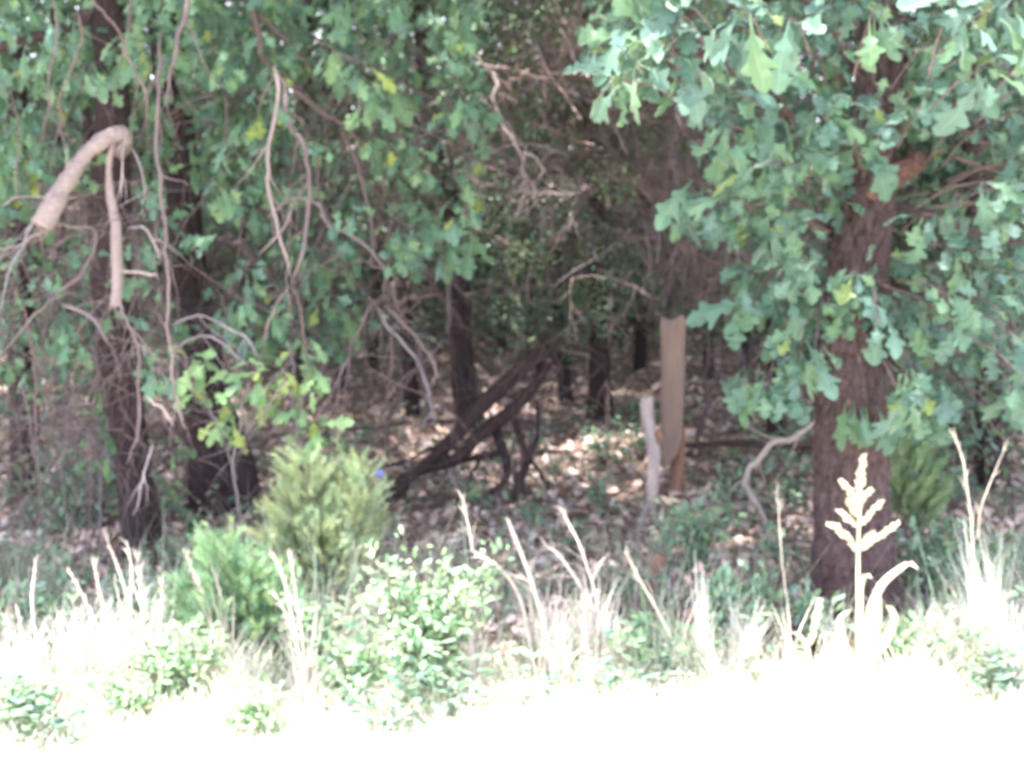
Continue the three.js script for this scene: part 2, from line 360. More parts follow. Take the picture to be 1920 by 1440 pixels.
// where the high crowns let no sun through: their shade on the ground starts at this depth
const shadeFrom = (x) => 4.06 + 0.1 * sstep(x, 0.7, 1.05) + 0.06 * noise(x * 2.4, 1.5) + 0.05 * noise(x * 7, 4.5);
const sunHoles = [[-0.66, 4.83, 0.2], [-0.43, 4.85, 0.15], [-1.2, 5.35, 0.16], [0.88, 4.44, 0.3], [1.12, 4.25, 0.19], [1.5, 4.18, 0.15], [1.75, 4.4, 0.18], [-0.3, 4.35, 0.22], [-0.1, 4.3, 0.16], [-1.3, 4.2, 0.14], [0.75, 9.3, 0.33], [1.25, 10.4, 0.33], [0.2, 8.6, 0.27], [-0.25, 9.0, 0.3], [0.55, 7.6, 0.36], [0.1, 7.3, 0.28], [0.95, 7.9, 0.32], [0.62, 6.7, 0.13], [-0.9, 7.6, 0.2], [-0.4, 7.9, 0.34], [0, 8.4, 0.34], [-0.55, 7.2, 0.2], [0.3, 9.4, 0.25], [-1.9, 8.2, 0.26], [1.7, 8.8, 0.22], [-1.3, 6.9, 0.16], [0.3, 6.7, 0.2], [0.3, 7.0, 0.16], [-0.55, 5.0, 0.14], [-1.45, 5.15, 0.15], [1.0, 6.6, 0.1], [-0.85, 4.75, 0.16], [-0.6, 4.55, 0.12], [-0.75, 5.0, 0.12], [-0.3, 4.35, 0.13], [-0.1, 4.5, 0.09], [0.45, 4.3, 0.09], [-1.2, 4.3, 0.1], [0.7, 4.5, 0.09], [-1.5, 4.25, 0.1]];
function sunlit(p) { const gx = p.x - SUN.x / SUN.y * p.y, gd = -p.z + SUN.z / SUN.y * p.y; if (gd < shadeFrom(gx) + (gx > 0.85 ? 0.25 : 0.6) * Math.pow(R(), 2.4)) return true; return sunHoles.some(([x, d, r]) => (gx - x) ** 2 + (gd - d) ** 2 < r * r); }
// clumps of many leaves for the crowns above the frame
function clump(seed, n, radius, size, leaf) { const g = new Geo(); for (let k = 0; k < n; k++) { const p = rdir().multiplyScalar(radius * Math.cbrt(R())); const nr = V(0, 1, 0).add(rdir().multiplyScalar(0.8)).normalize(); g.add(leaf, basis(p, rdir().add(V(0, -0.25, 0)).add(p.clone().multiplyScalar(1 / radius)), nr, size * rr(0.7, 1.2)), vary([1, 1, 1], 0.2)); } return g; }
const oakClump = [1, 2].map(k => clump(k, 34, 0.34, 0.13, farLeaf).build(true));
const fineClumps = [1, 2, 3].map(k => clump(k + 10, 46, 0.26, 0.05, ovalGeo).build(true));
const spin = (p, s) => new THREE.Matrix4().compose(p, new THREE.Quaternion().setFromEuler(new THREE.Euler(rr(0, 6.28), rr(0, 6.28), rr(0, 6.28))), V(s, s, s));
function crown(tree, n, x0, x1, d0, d1, y0, y1, tones = oakTones.slice(0, 5)) {
  const out = [[], []];
  for (let k = 0, tries = 0; k < n && tries < n * 12; tries++) {
    const p = V(rr(x0, x1), rr(y0, y1), -rr(d0, d1)), s = rr(0.75, 1.25);
    if (sunlit(p) || p.y < EYE + 0.098 * -p.z + 0.42 * s) continue;
    out[k & 1].push(spin(p, s)); k++;
  }
  out.forEach((o, k) => o.length && instances('crown', oakClump[k], M2.leafStuff, o, () => vary(pick(tones)), tree));
}

// ───────────────────────── the right oak ─────────────────────────
const oakRight = (() => {
  const { out, base, d } = trunkRows([[1600, 1148, 236], [1599, 1095, 170], [1598, 1000, 147], [1597, 850, 146], [1595, 700, 138], [1606, 560, 120], [1620, 450, 106], [1634, 350, 100], [1647, 200, 90], [1655, 50, 84], [1668, -260, 76], [1640, -620, 58], [1660, -1100, 36]]);
  const t = thing('oak_tree', 'large oak with a thick furrowed trunk and fan-shaped leaves beside the pale seed stalk', 'tree', base);
  part('trunk', new Geo().tube(out, 84, { step: 0.014, bump: barkBumpFn(0.017, 26) }).build(), M.bark, t);
  part('broken_limb', new Geo().tube(line([[1630, 372], [1662, 338], [1694, 316], [1716, 304], [1726, 299]], d - 0.03, d - 0.1, 70, 40), 18, { step: 0.01, bump: (a, b, r, p) => barkBumpFn(0.009)(a, b, r, p) + 0.012 * noise(p.x * 30, p.y * 30, a.y * 3) }).build(), M.redBark, t).userData.label = 'short broken stub with orange brown bark';
  // limbs that carry the leaves
  const limbs = [
    [[[1640, 330], [1520, 240], [1400, 150], [1290, 60]], 5.0, 4.2, 34, 12], [[[1625, 450], [1540, 420], [1450, 395], [1340, 360]], 5.0, 4.6, 26, 8],
    [[[1610, 540], [1520, 545], [1440, 500], [1390, 490]], 5.0, 4.7, 22, 7], [[[1640, 260], [1720, 220], [1830, 180], [1960, 90]], 5.0, 4.5, 36, 14],
    [[[1640, 380], [1740, 400], [1850, 440], [1980, 470]], 5.0, 4.6, 30, 12], [[[1610, 520], [1700, 540], [1800, 560], [1930, 600]], 5.0, 4.5, 24, 9],
    [[[1773, 217], [1800, 240], [1830, 262], [1866, 275]], 4.8, 4.9, 11, 8], [[[1790, 290], [1830, 312], [1870, 325], [1910, 340]], 4.7, 4.7, 13, 10],
    [[[1640, 180], [1560, 60], [1480, -40], [1400, -120]], 5.0, 4.3, 30, 14], [[[1600, 600], [1550, 650], [1480, 665], [1420, 680]], 5.0, 4.7, 16, 5], [[[1625, 600], [1680, 680], [1740, 740], [1760, 770]], 5.0, 4.6, 15, 5]];
  for (const [p, d0, d1, w0, w1] of limbs) stick('branch', p, d0, d1, w0, w1, M.brownTwig, t, 9);
  stick('hanging_twig', [[1640, 95], [1637, 130], [1641, 165], [1655, 193]], 4.6, 4.6, 8, 6, M.pinkTwig, t);
  // leaf clusters over the area where they show
  const area = [[1120, 30], [1250, -60], [1990, -60], [1990, 690], [1925, 715], [1880, 690], [1835, 640], [1800, 720], [1775, 790], [1735, 800], [1690, 745], [1665, 690], [1610, 690], [1545, 650], [1490, 690], [1470, 740], [1400, 715], [1395, 670], [1455, 650], [1470, 600], [1395, 575], [1375, 500], [1440, 470], [1410, 430], [1300, 400], [1300, 350], [1390, 330], [1350, 270], [1370, 180], [1310, 140], [1270, 90], [1200, 130], [1130, 110]];
  const holes = [[[1570, 345], [1620, 320], [1715, 290], [1745, 330], [1700, 390], [1660, 400], [1690, 470], [1585, 480], [1575, 400]], [[1628, 105], [1675, 105], [1690, 190], [1640, 195]], [[1785, 205], [1845, 205], [1840, 250], [1790, 250]], [[1560, 125], [1585, 125], [1580, 180], [1560, 180]], [[1330, 80], [1350, 90], [1345, 175], [1310, 180]], [[1500, 480], [1560, 470], [1545, 510], [1510, 510]], [[1540, 640], [1660, 690], [1665, 760], [1530, 760]], [[1790, 560], [1850, 570], [1845, 590], [1795, 590]]];
  const leaves = [], tw = new Geo();
  const put = (x, y, dd, n, size = 0.089) => {
    const p = at(x, y, dd), out2 = V(x - 1640, 620 - y, 0).multiplyScalar(0.0018).add(V(0, -0.1, 0.45)).normalize();
    cluster(leaves, p, out2, n, size, 0.75);
    const b = p.clone().add(out2.clone().multiplyScalar(-0.22)).add(V(0, 0.07, -0.03)).add(rdir().multiplyScalar(0.05));
    tw.tube([[b, 0.0035], [p.clone().lerp(b, 0.45).add(V(0, 0.018, 0)), 0.0028], [p, 0.002]], 4, { caps: false });
  };
  for (let k = 0, tries = 0; k < 450 && tries < 20000; tries++) {
    const x = rr(1110, 1990), y = rr(-60, 800), dd = rr(0, 1) < 0.55 ? rr(4.2, 4.85) : rr(4.85, 5.9);
    if (!inPoly(x, y - 22, area) || (holes.some(h => inPoly(x, y + 14, h) || inPoly(x, y + 40, h)))) continue;
    put(x, y - 18, dd, 5 + Math.floor(R() * 3)); k++;
  }
  // hand-placed clusters along the outline
  for (const [x, y, dd, n] of [[1165, 150, 3.75, 6], [1195, 120, 3.75, 7], [1235, 105, 3.8, 6], [1270, 125, 3.85, 5], [1200, 60, 3.8, 6], [1240, 95, 3.85, 6], [1290, 60, 3.9, 6], [1235, 40, 3.9, 6], [1300, 15, 3.8, 7], [1180, 40, 4.0, 5], [1395, 20, 3.7, 7], [1480, 30, 3.8, 6], [1640, 15, 3.8, 6], [1780, 20, 3.7, 7], [1860, 15, 3.7, 6], [1840, 130, 3.9, 6], [1310, 345, 4.5, 6], [1345, 375, 4.5, 6], [1380, 395, 4.5, 5], [1400, 520, 4.5, 6], [1405, 575, 4.5, 5], [1410, 680, 4.6, 6], [1440, 705, 4.6, 5], [1490, 700, 4.6, 5], [1595, 735, 4.6, 3], [1625, 755, 4.55, 3], [1710, 725, 4.5, 5], [1745, 750, 4.5, 6], [1760, 700, 4.5, 6], [1885, 690, 4.4, 6], [1910, 640, 4.4, 6], [1625, 275, 4.5, 5], [1600, 270, 4.5, 6], [1560, 285, 4.5, 6]]) put(x, y, dd, n, 0.112);
  part('twig', tw.build(), M.brownTwig, t, 'stuff');
  dress(t, leaves, 300);
  crown(t, 480, -0.2, 6.5, 2.2, 7.5, 2.3, 6.5);
  return t;
})();

// ───────────────────────── the left oaks ─────────────────────────
const oakNear = (() => {
  const { out, base } = trunkRows([[276, 1062, 96], [268, 1000, 78], [255, 900, 74], [236, 780, 76], [222, 640, 78], [208, 500, 80], [206, 360, 78], [212, 230, 72], [206, 110, 66], [196, 0, 60], [190, -300, 54], [230, -800, 34]]);
  const t = thing('oak_tree', 'dark leaning oak at far left hung with bare dead branches', 'tree', base);
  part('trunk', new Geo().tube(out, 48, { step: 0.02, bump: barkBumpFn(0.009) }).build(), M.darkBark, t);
  stick('limb', [[205, 30], [150, 38], [100, 63], [50, 76], [-60, 110]], 5.4, 4.9, 44, 26, M.bark, t, 12);
  stick('limb', [[200, 270], [140, 300], [110, 320], [40, 350], [-40, 440]], 5.5, 5.3, 24, 14, M.darkTwig, t, 9);
  return t;
})();
const oakLean = (() => {
  const { out, base } = trunkRows([[412, 955, 140], [410, 925, 118], [402, 850, 108], [388, 760, 92], [372, 640, 78], [358, 540, 72], [346, 430, 68], [338, 300, 62], [322, 150, 54], [300, 0, 48], [280, -300, 44], [300, -800, 28]]);
  const t = thing('oak_tree', 'oak with a flared dark trunk rising behind the feathery juniper', 'tree', base);
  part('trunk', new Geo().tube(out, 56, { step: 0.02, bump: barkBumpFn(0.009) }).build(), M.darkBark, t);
  const s2 = trunkRows([[470, 962, 64], [466, 920, 50], [455, 860, 42], [444, 820, 34], [436, 770, 20]]).out;
  part('side_stem', new Geo().tube(s2, 20, { step: 0.02, bump: barkBumpFn(0.006) }).build(), M.darkBark, t);
  stick('limb', [[340, 470], [367, 462], [400, 450], [440, 453], [470, 470], [503, 515], [530, 550], [541, 600], [548, 640]], 6.2, 5.4, 26, 13, M.darkTwig, t, 10);
  stick('limb', [[548, 640], [552, 700], [554, 780], [549, 862]], 5.4, 5.2, 13, 10, M.greyTwig, t, 8);
  return t;
})();

// bare branches traced over the left half: [points, depth from, depth to, width from, width to, material]
const hung = [
  [[[350, -40], [347, 20], [333, 67], [327, 127], [313, 183]], 5.0, 4.9, 16, 9, 'pinkTwig'], [[[250, -40], [247, 0], [243, 43], [230, 110]], 5.1, 5.0, 8, 4, 'pinkTwig'],
  [[[165, -20], [180, 7], [207, 40], [240, 100], [260, 150], [273, 187], [278, 287]], 5.1, 5.0, 9, 5, 'brownTwig'], [[[302, 60], [298, 120], [297, 180], [293, 283], [300, 350], [307, 417], [310, 480], [313, 547], [317, 647], [323, 713], [337, 763], [343, 805]], 5.0, 4.8, 11, 9, 'pinkTwig'],
  [[[143, 20], [147, 83], [117, 167], [117, 233], [133, 317]], 5.0, 5.0, 7, 5, 'brownTwig'], [[[100, -10], [107, 83], [93, 150], [93, 200], [73, 283]], 5.0, 5.0, 7, 4, 'pinkTwig'],
  [[[467, -30], [480, 50], [493, 107], [520, 133], [560, 173], [617, 220], [640, 235], [683, 273], [713, 317], [722, 370], [717, 410]], 5.8, 5.8, 26, 7, 'brownTwig'], [[[473, 17], [533, 67], [587, 130], [600, 160]], 5.8, 5.9, 12, 5, 'brownTwig'],
  [[[515, 128], [519, 165], [517, 205], [507, 283], [510, 350], [517, 417], [533, 480], [542, 517]], 5.2, 5.1, 13, 9, 'paleTwig'], [[[530, 142], [536, 200], [545, 240], [570, 277], [577, 317], [577, 383], [567, 480], [553, 517], [543, 540]], 5.3, 5.1, 18, 8, 'pinkTwig'],
  [[[543, 537], [520, 567], [507, 597], [490, 643]], 5.1, 5.0, 8, 5, 'pinkTwig'], [[[543, 537], [563, 563], [573, 647], [578, 700]], 5.1, 5.2, 8, 5, 'brownTwig'],
  [[[593, 267], [597, 367], [617, 417], [633, 480], [646, 520]], 5.6, 5.6, 10, 6, 'darkTwig'], [[[500, 410], [520, 393], [550, 373], [597, 383], [617, 423], [640, 433], [690, 470], [720, 500]], 5.6, 5.5, 7, 9, 'greyTwig'],
  [[[547, 385], [533, 427], [483, 477]], 5.2, 5.2, 7, 5, 'paleTwig'], [[[0, 387], [33, 370], [97, 370], [140, 372]], 4.9, 5.0, 6, 4, 'greyTwig'],
  [[[180, 440], [167, 480], [143, 523], [100, 557], [67, 590], [0, 667]], 5.2, 5.0, 9, 11, 'pinkTwig'], [[[40, 560], [50, 613], [67, 680], [73, 730], [67, 797], [57, 857]], 5.4, 5.3, 8, 8, 'brownTwig'],
  [[[228, 575], [233, 587], [250, 630], [260, 680], [263, 747], [257, 813], [240, 873]], 4.9, 4.9, 9, 9, 'pinkTwig'], [[[277, 743], [292, 758], [307, 773], [327, 797]], 4.85, 4.85, 9, 11, 'paleTwig'],
  [[[290, 830], [270, 880], [262, 920], [250, 965]], 4.9, 4.9, 9, 8, 'greyTwig'], [[[225, 508], [258, 512], [293, 514]], 4.8, 4.85, 9, 9, 'paleTwig'],
  [[[320, 608], [350, 597], [383, 590], [433, 613], [467, 640], [487, 673]], 5.3, 5.2, 9, 6, 'greyTwig'], [[[320, 665], [353, 640], [383, 630], [417, 643], [443, 667], [467, 687]], 5.25, 5.2, 9, 7, 'greyTwig'],
  [[[117, 573], [153, 583], [180, 607], [200, 643]], 5.1, 5.1, 8, 6, 'greyTwig'], [[[540, 700], [510, 747], [483, 790]], 5.1, 5.1, 8, 6, 'pinkTwig'],
  [[[655, 670], [640, 693], [617, 740], [597, 785]], 5.3, 5.3, 8, 6, 'pinkTwig'], [[[640, 235], [650, 270], [665, 300], [690, 380], [700, 470], [694, 496], [723, 507], [720, 547], [717, 562]], 5.7, 5.7, 10, 9, 'pinkTwig'],
  [[[717, 560], [700, 570], [680, 607], [660, 653], [647, 720], [640, 800]], 5.7, 5.6, 10, 6, 'pinkTwig'], [[[720, 568], [750, 603], [787, 633], [807, 667], [822, 710]], 5.7, 5.6, 14, 9, 'pinkTwig'],
  [[[706, 578], [730, 620], [757, 643], [787, 680], [800, 720], [807, 757], [810, 800]], 5.7, 5.6, 12, 9, 'greyTwig'], [[[737, 547], [750, 587], [780, 613]], 5.7, 5.7, 9, 7, 'pinkTwig'],
  [[[730, 627], [737, 680], [723, 747], [718, 805]], 5.7, 5.7, 8, 6, 'brownTwig'], [[[787, 687], [740, 727], [723, 763]], 5.65, 5.65, 6, 5, 'brownTwig'],
  [[[757, 293], [800, 250], [840, 220], [885, 188]], 6.0, 6.2, 9, 6, 'pinkTwig'], [[[230, 255], [233, 262], [230, 317], [227, 370]], 4.7, 4.7, 8, 5, 'greyTwig'], [[[250, 280], [262, 310], [270, 345], [277, 368], [263, 385]], 4.75, 4.75, 6, 4, 'greyTwig'],
  [[[100, 430], [70, 437], [30, 462], [-20, 470]], 5.0, 4.9, 6, 5, 'paleTwig'], [[[110, 420], [150, 425], [180, 432], [178, 460], [160, 500]], 4.9, 4.95, 7, 5, 'pinkTwig'], [[[240, 430], [265, 425], [285, 450], [300, 490]], 5.0, 5.0, 7, 5, 'greyTwig'],
];
hung.forEach(([p, d0, d1, w0, w1, m]) => { const o = p[0][0] < 330 ? oakNear : oakLean; stick('dead_branch', p, d0 - 0.4, d1 - 0.4, w0, w1, M[m], o); });
// finer dead twigs tangled among them
{
  const gN = new Geo(), gL = new Geo();
  for (let k = 0; k < 360; k++) {
    const x = k < 210 ? rr(-60, 330) : rr(330, 840), y = k < 210 ? rr(330, 900) : rr(60, 720), d = k < 210 ? rr(4.7, 5.9) : rr(5.0, 6.3);
    twigs(x < 330 ? gN : gL, at(x, y, d), V(rr(-0.6, 0.6), rr(-1, 0.35), rr(-0.3, 0.3)).normalize(), rr(0.25, 0.6), rr(0.0016, 0.0036), 1, { n: 3, sag: 0.12, kink: 0.28 });
  }
  part('twig', gN.build(), M.pinkTwig, oakNear, 'stuff'); part('twig', gL.build(), M.pinkTwig, oakLean, 'stuff');
}
// their leaves
{
  const near = [], lean = [];
  const dens = (x, y) => {
    if (y < 130) return 0.95;
    if (x < 330) return y < 330 ? 0.85 : y < 480 ? 0.5 : 0.28;
    if (x < 660) return y < 380 ? 0.7 : y < 640 ? 0.62 : 0.12;
    return y < 220 ? 0.6 : y < 480 ? 0.3 : 0;
  };
  const holes = [[[175, 180], [250, 190], [260, 420], [160, 420]], [[320, 300], [360, 300], [365, 380], [315, 380]], [[335, 480], [385, 480], [400, 600], [345, 600]], [[770, 80], [820, 80], [830, 260], [780, 260]], [[560, 240], [600, 240], [600, 380], [560, 380]]];
  for (let k = 0, tries = 0; k < 560 && tries < 22000; tries++) {
    const x = rr(-40, 900), y = rr(-40, 690);
    if (R() > dens(x, y) || holes.some(h => inPoly(x, y, h) || inPoly(x, y + 30, h))) continue;
    cluster(x < 330 ? near : lean, at(x, y, x < 330 ? rr(4.7, 6.4) : rr(4.8, 6.9)), V(rr(-0.6, 0.6), rr(-0.5, 0.2), 0.5).normalize(), 4 + Math.floor(R() * 3), 0.072, 0.6); k++;
  }
  for (const [x, y, n] of [[740, 270, 6], [715, 250, 5], [745, 300, 5], [790, 380, 7], [830, 400, 6], [870, 430, 6], [765, 440, 6], [890, 445, 4], [885, 180, 5], [900, 215, 4], [700, 160, 6], [760, 420, 5], [620, 560, 7], [660, 590, 6], [590, 470, 6], [650, 480, 6], [460, 540, 6], [430, 560, 6], [480, 600, 5], [200, 170, 7], [225, 160, 6], [60, 190, 6], [40, 280, 6], [120, 270, 6], [35, 340, 6], [400, 210, 6], [470, 220, 6]]) cluster(x < 330 ? near : lean, at(x, y, rr(5.2, 5.6)), V(0, -0.2, 0.6), n, 0.1, 0.6);
  dress(oakNear, near, 300, leftMats, leftTones); dress(oakLean, lean, 300, leftMats, leftTones);
  crown(oakNear, 420, -6.5, -0.6, 2.4, 7.0, 2.3, 6.2);
  crown(oakLean, 420, -4, 2.2, 2.4, 8.5, 2.5, 6.5);
}

// ───────────────────────── trees behind ─────────────────────────
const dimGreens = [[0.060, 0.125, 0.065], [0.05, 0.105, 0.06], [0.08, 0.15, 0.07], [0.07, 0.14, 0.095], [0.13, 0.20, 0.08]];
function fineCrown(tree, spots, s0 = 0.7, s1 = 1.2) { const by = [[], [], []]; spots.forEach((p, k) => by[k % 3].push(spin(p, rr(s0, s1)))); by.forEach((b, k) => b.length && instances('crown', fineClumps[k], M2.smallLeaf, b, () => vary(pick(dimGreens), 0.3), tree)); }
function backTree(label, rows, box, n, above, category = 'tree', mat = M.darkBark) {
  const { out, base, d } = trunkRows(rows), t = thing('slender_tree', label, category, base);
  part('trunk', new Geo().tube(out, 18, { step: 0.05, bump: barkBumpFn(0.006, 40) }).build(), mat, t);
  const spots = [];
  for (let k = 0; k < n; k++) { const p = at(rr(box[0], box[2]), rr(box[1], box[3]), d + rr(-0.9, 1.6)); if (-p.z + 0.3 * p.y < 6.4 || !sunlit(p)) spots.push(p); }
  fineCrown(t, spots);
  const b = base;
  if (above) crown(t, above, b.x - 2.6, b.x + 2.6, d - 2, d + 4, 3.0, 7, dimGreens);
  return t;
}
const treeC = backTree('slender dark tree leaning left behind the forked fallen limb', [[884, 812, 64], [878, 770, 56], [868, 700, 52], [862, 620, 50], [860, 540, 46], [853, 460, 42], [842, 380, 38], [826, 310, 36], [806, 220, 34], [795, 110, 32], [785, -60, 30], [770, -400, 24]], [330, -40, 1100, 420], 330, 110);
stick('branch', [[857, 64], [887, 100], [903, 120], [930, 130], [973, 133], [1023, 147], [1057, 163]], 7.0, 7.0, 10, 6, M.paleTwig, treeC);
stick('branch', [[905, 128], [928, 140], [931, 160], [927, 187], [940, 227], [962, 262], [977, 290], [980, 333], [990, 362]], 7.0, 6.9, 13, 8, M.paleTwig, treeC);
stick('branch', [[977, 290], [1007, 297], [1020, 317], [1007, 337]], 6.9, 6.9, 9, 6, M.paleTwig, treeC);
stick('branch', [[1032, 312], [1050, 316], [1058, 328], [1057, 353], [1067, 372]], 7.0, 7.0, 9, 6, M.paleTwig, treeC);
stick('branch', [[843, 520], [840, 550], [843, 580], [838, 630]], 7.4, 7.4, 13, 9, M.greyTwig, treeC);
stick('branch', [[862, 600], [800, 520], [760, 470], [742, 380]], 7.6, 7.2, 14, 6, M.brownTwig, treeC);
const treeD = backTree('slender dark straight tree left of the weathered grey post', [[1127, 782, 54], [1126, 740, 44], [1124, 640, 40], [1122, 540, 38], [1126, 440, 34], [1118, 380, 30], [1106, 330, 26], [1098, 240, 24], [1090, 80, 22], [1085, -200, 18]], [1000, -40, 1400, 300], 130, 110);
stick('branch', [[1067, 590], [1085, 584], [1107, 583], [1147, 597], [1177, 632]], 8.0, 7.8, 9, 6, M.greyTwig, treeD);
stick('branch', [[1140, 713], [1141, 760], [1137, 850]], 7.6, 7.6, 6, 5, M.brownTwig, treeD);
const treeE = backTree('thin dark tree half hidden behind the tip of the fallen limb', [[998, 690, 30], [997, 620, 27], [994, 520, 24], [990, 380, 22], [985, 200, 20], [975, -100, 16]], [880, 300, 1060, 640], 40, 60);
const treeF = backTree('thin brown tree just right of the fallen limb tip', [[1062, 752, 30], [1056, 690, 26], [1046, 600, 24], [1042, 500, 22], [1036, 360, 20], [1030, 160, 18], [1025, -100, 15]], [960, 430, 1110, 640], 30, 60);
const treeG = backTree('brown trunk showing between the dead shrub and the big oak', [[1452, 822, 36], [1453, 780, 30], [1452, 700, 28], [1448, 560, 26], [1440, 380, 24], [1436, 150, 22], [1430, -100, 18]], [1360, 200, 1560, 600], 40, 60);
const treeH = backTree('dark tree with twiggy trunk at the left edge of the picture', [[52, 925, 74], [50, 880, 60], [46, 800, 56], [42, 700, 50], [38, 560, 46], [34, 380, 42], [30, 150, 36], [20, -200, 30]], [-60, 480, 200, 900], 26, 80);
const treeJ = backTree('dark tree half hidden in leaves at the right edge', [[1862, 905, 64], [1858, 820, 54], [1852, 680, 50], [1840, 480, 48], [1828, 300, 46], [1818, 120, 42], [1810, -200, 34]], [1700, 640, 1960, 860], 40, 90);
const treeK = backTree('dark trunk low between the leaning left oaks', [[212, 868, 44], [208, 820, 36], [202, 740, 32], [190, 600, 30], [176, 420, 26], [160, 100, 22]], [90, 420, 330, 700], 20, 50);
const treeL = backTree('thin dark trunk standing just left of the forked bare branch', [[772, 782, 34], [768, 700, 30], [762, 600, 26], [757, 480, 24], [748, 300, 22], [740, 0, 18]], [640, 380, 830, 640], 26, 50);
// deep in the woods: slim trunks that nothing tells apart
const where = ['behind the pale sapling leaves at left centre', 'just right of the pale green sapling', 'behind the middle of the fallen limb', 'close left of the weathered post', 'behind the pale stems of the dead shrub', 'right of the dead shrub', 'in the brown tangle at far left', 'hidden behind the big right oak', 'deep in the leaves right of the big oak', 'directly behind the weathered post top', 'beside the trunk that leans left', 'behind the forked bare branch', 'behind the tip of the fallen limb', 'close right of the straight dark tree'];
[[560, 745, 26, 6], [640, 730, 20, -8], [940, 668, 18, 5], [1200, 690, 22, 8], [1330, 705, 20, -6], [1395, 700, 18, 9], [120, 780, 26, -6], [1560, 720, 24, 4], [1720, 735, 24, -7], [1250, 660, 16, 4], [870, 655, 16, -4], [700, 700, 20, 7], [1020, 655, 14, 5], [1160, 660, 15, -6]].forEach(([x, y, w, lean], k) => {
  const { out, base } = trunkRows([[x, y, w * 1.15], [x + lean * 0.3, y - 60, w], [x + lean, y - 220, w * 0.9], [x + lean * 2, y - 420, w * 0.8], [x + lean * 3, y - 800, w * 0.65]]);
  const t = thing('slim_trunk', 'slim dark trunk deep in the woods ' + where[k], 'tree', base, 'slim trunks deep in the woods');
  part('trunk', new Geo().tube(out, 10, { step: 0.1, bump: barkBumpFn(0.005, 40) }).build(), M.darkBark, t);
});
// the brown thicket of bare twigs in the middle
{
  const protos = [0, 1, 2].map(() => twigs(new Geo(), V(0, 0, 0), V(0, 1, 0), 0.5, 0.0055, 3, { n: 4, sag: 0.02, spread: 0.85, kink: 0.3 }).build());
  const put = (n, x0, x1, y0, y1, d0, d1) => Array.from({ length: n }, () => new THREE.Matrix4().compose(at(rr(x0, x1), rr(y0, y1), rr(d0, d1)), new THREE.Quaternion().setFromEuler(new THREE.Euler(rr(-1.3, 1.3), rr(0, 6.28), rr(-1.3, 1.3))), V(1, 1, 1).multiplyScalar(rr(0.6, 1.25))));
  const clearOfTrunk = (m) => { const [x, y] = proj(V(0, 0, 0).setFromMatrixPosition(m)); return !(y > 400 && (Math.abs(x - 1125) < 75 || x < 960)); };
  const base = onGround(1300, 740);
  const t = thing('dead_thicket', 'brown thicket of bare tangled twigs behind the weathered post', 'thicket', base);
  const tones = [[1, 1, 1], [0.8, 0.75, 0.8], [1.3, 1.15, 1.1], [1.6, 1.5, 1.5]];
  protos.forEach(p => instances('twig', p, M.thicket, [...put(125, 880, 1480, -20, 600, 7.4, 9.4).filter(clearOfTrunk), ...put(70, 1060, 1470, 60, 620, 6.8, 8.6).filter(clearOfTrunk)], () => vary(pick(tones), 0.2), t));
  { const by = [[], [], []]; for (let k = 0; k < 340; k++) by[k % 3].push(spin(at(rr(880, 1470), rr(-20, 640), rr(6.9, 9.6)), rr(0.25, 0.5))); by.forEach((b, k) => instances('foliage', fineClumps[k], M2.smallLeaf, b, () => vary(pick(dimGreens), 0.35), t)); }
  const t2 = thing('dead_thicket', 'brown tangle of bare twigs under the left oaks', 'thicket', onGround(150, 860));
  protos.forEach(p => instances('twig', p, M.thicket, [...put(40, -60, 420, 380, 900, 6.3, 8.5), ...put(36, 420, 920, 180, 610, 7.2, 9.5)], () => vary(pick(tones), 0.2), t2));
  const t3 = thing('dead_thicket', 'low brown twig thicket right of the big oak trunk', 'thicket', onGround(1800, 840));
  protos.forEach(p => instances('twig', p, M.thicket, put(30, 1660, 1980, 620, 880, 6.4, 9), () => vary(pick(tones), 0.2), t3));
}
// everything farther, read as one mass of woods
{
  const by = [[], [], []], tops = [];
  for (let k = 0; k < 5600; k++) {
    const low = k < 2600, d = low ? rr(10.8, 17) : rr(9.5, 26), p = V(rr(-0.46, 0.46) * d, 0, -d); p.y = low ? rr(0.1, 1.9) : R() < 0.5 ? rr(1.6, EYE + 0.14 * d) : rr(0.6, EYE + 0.11 * d);
    if (d < 11.5 + 1.2 * noise(p.x * 0.8, 2) && p.y < 1.1) continue;
    by[k % 3].push(spin(p, rr(0.9, 2.0)));
  }
  const wood = new THREE.Group(); wood.name = 'woods'; scene.add(wood); tag(wood, 'dense shaded woods receding behind the nearer trees', null, null, 'stuff');
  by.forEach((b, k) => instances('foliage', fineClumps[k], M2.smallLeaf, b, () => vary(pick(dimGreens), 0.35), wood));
  for (let k = 0; k < 3000; k++) { const d = rr(8, 27), p = V(rr(-0.5, 0.5) * d + rr(-2, 2), rr(3.2, 8), -d); if (sunlit(p) || p.y < EYE + 0.1 * d + 0.4) continue; tops.push(spin(p, rr(1.0, 1.7))); }
  for (let k = 0; k < 1500; k++) { const side = k % 3, q = side === 2 ? V(rr(-16, 16), rr(0, 8), -rr(26.5, 31)) : V((side ? 1 : -1) * rr(0, 5), rr(0.2, 7), -rr(6.5, 27)); if (side < 2) q.x += Math.sign(q.x) * (0.5 * -q.z + 0.8); tops.push(spin(q, rr(1.3, 2.2))); }
  instances('foliage', oakClump[0], M2.leafStuff, tops, () => vary(pick(dimGreens)), wood);
}

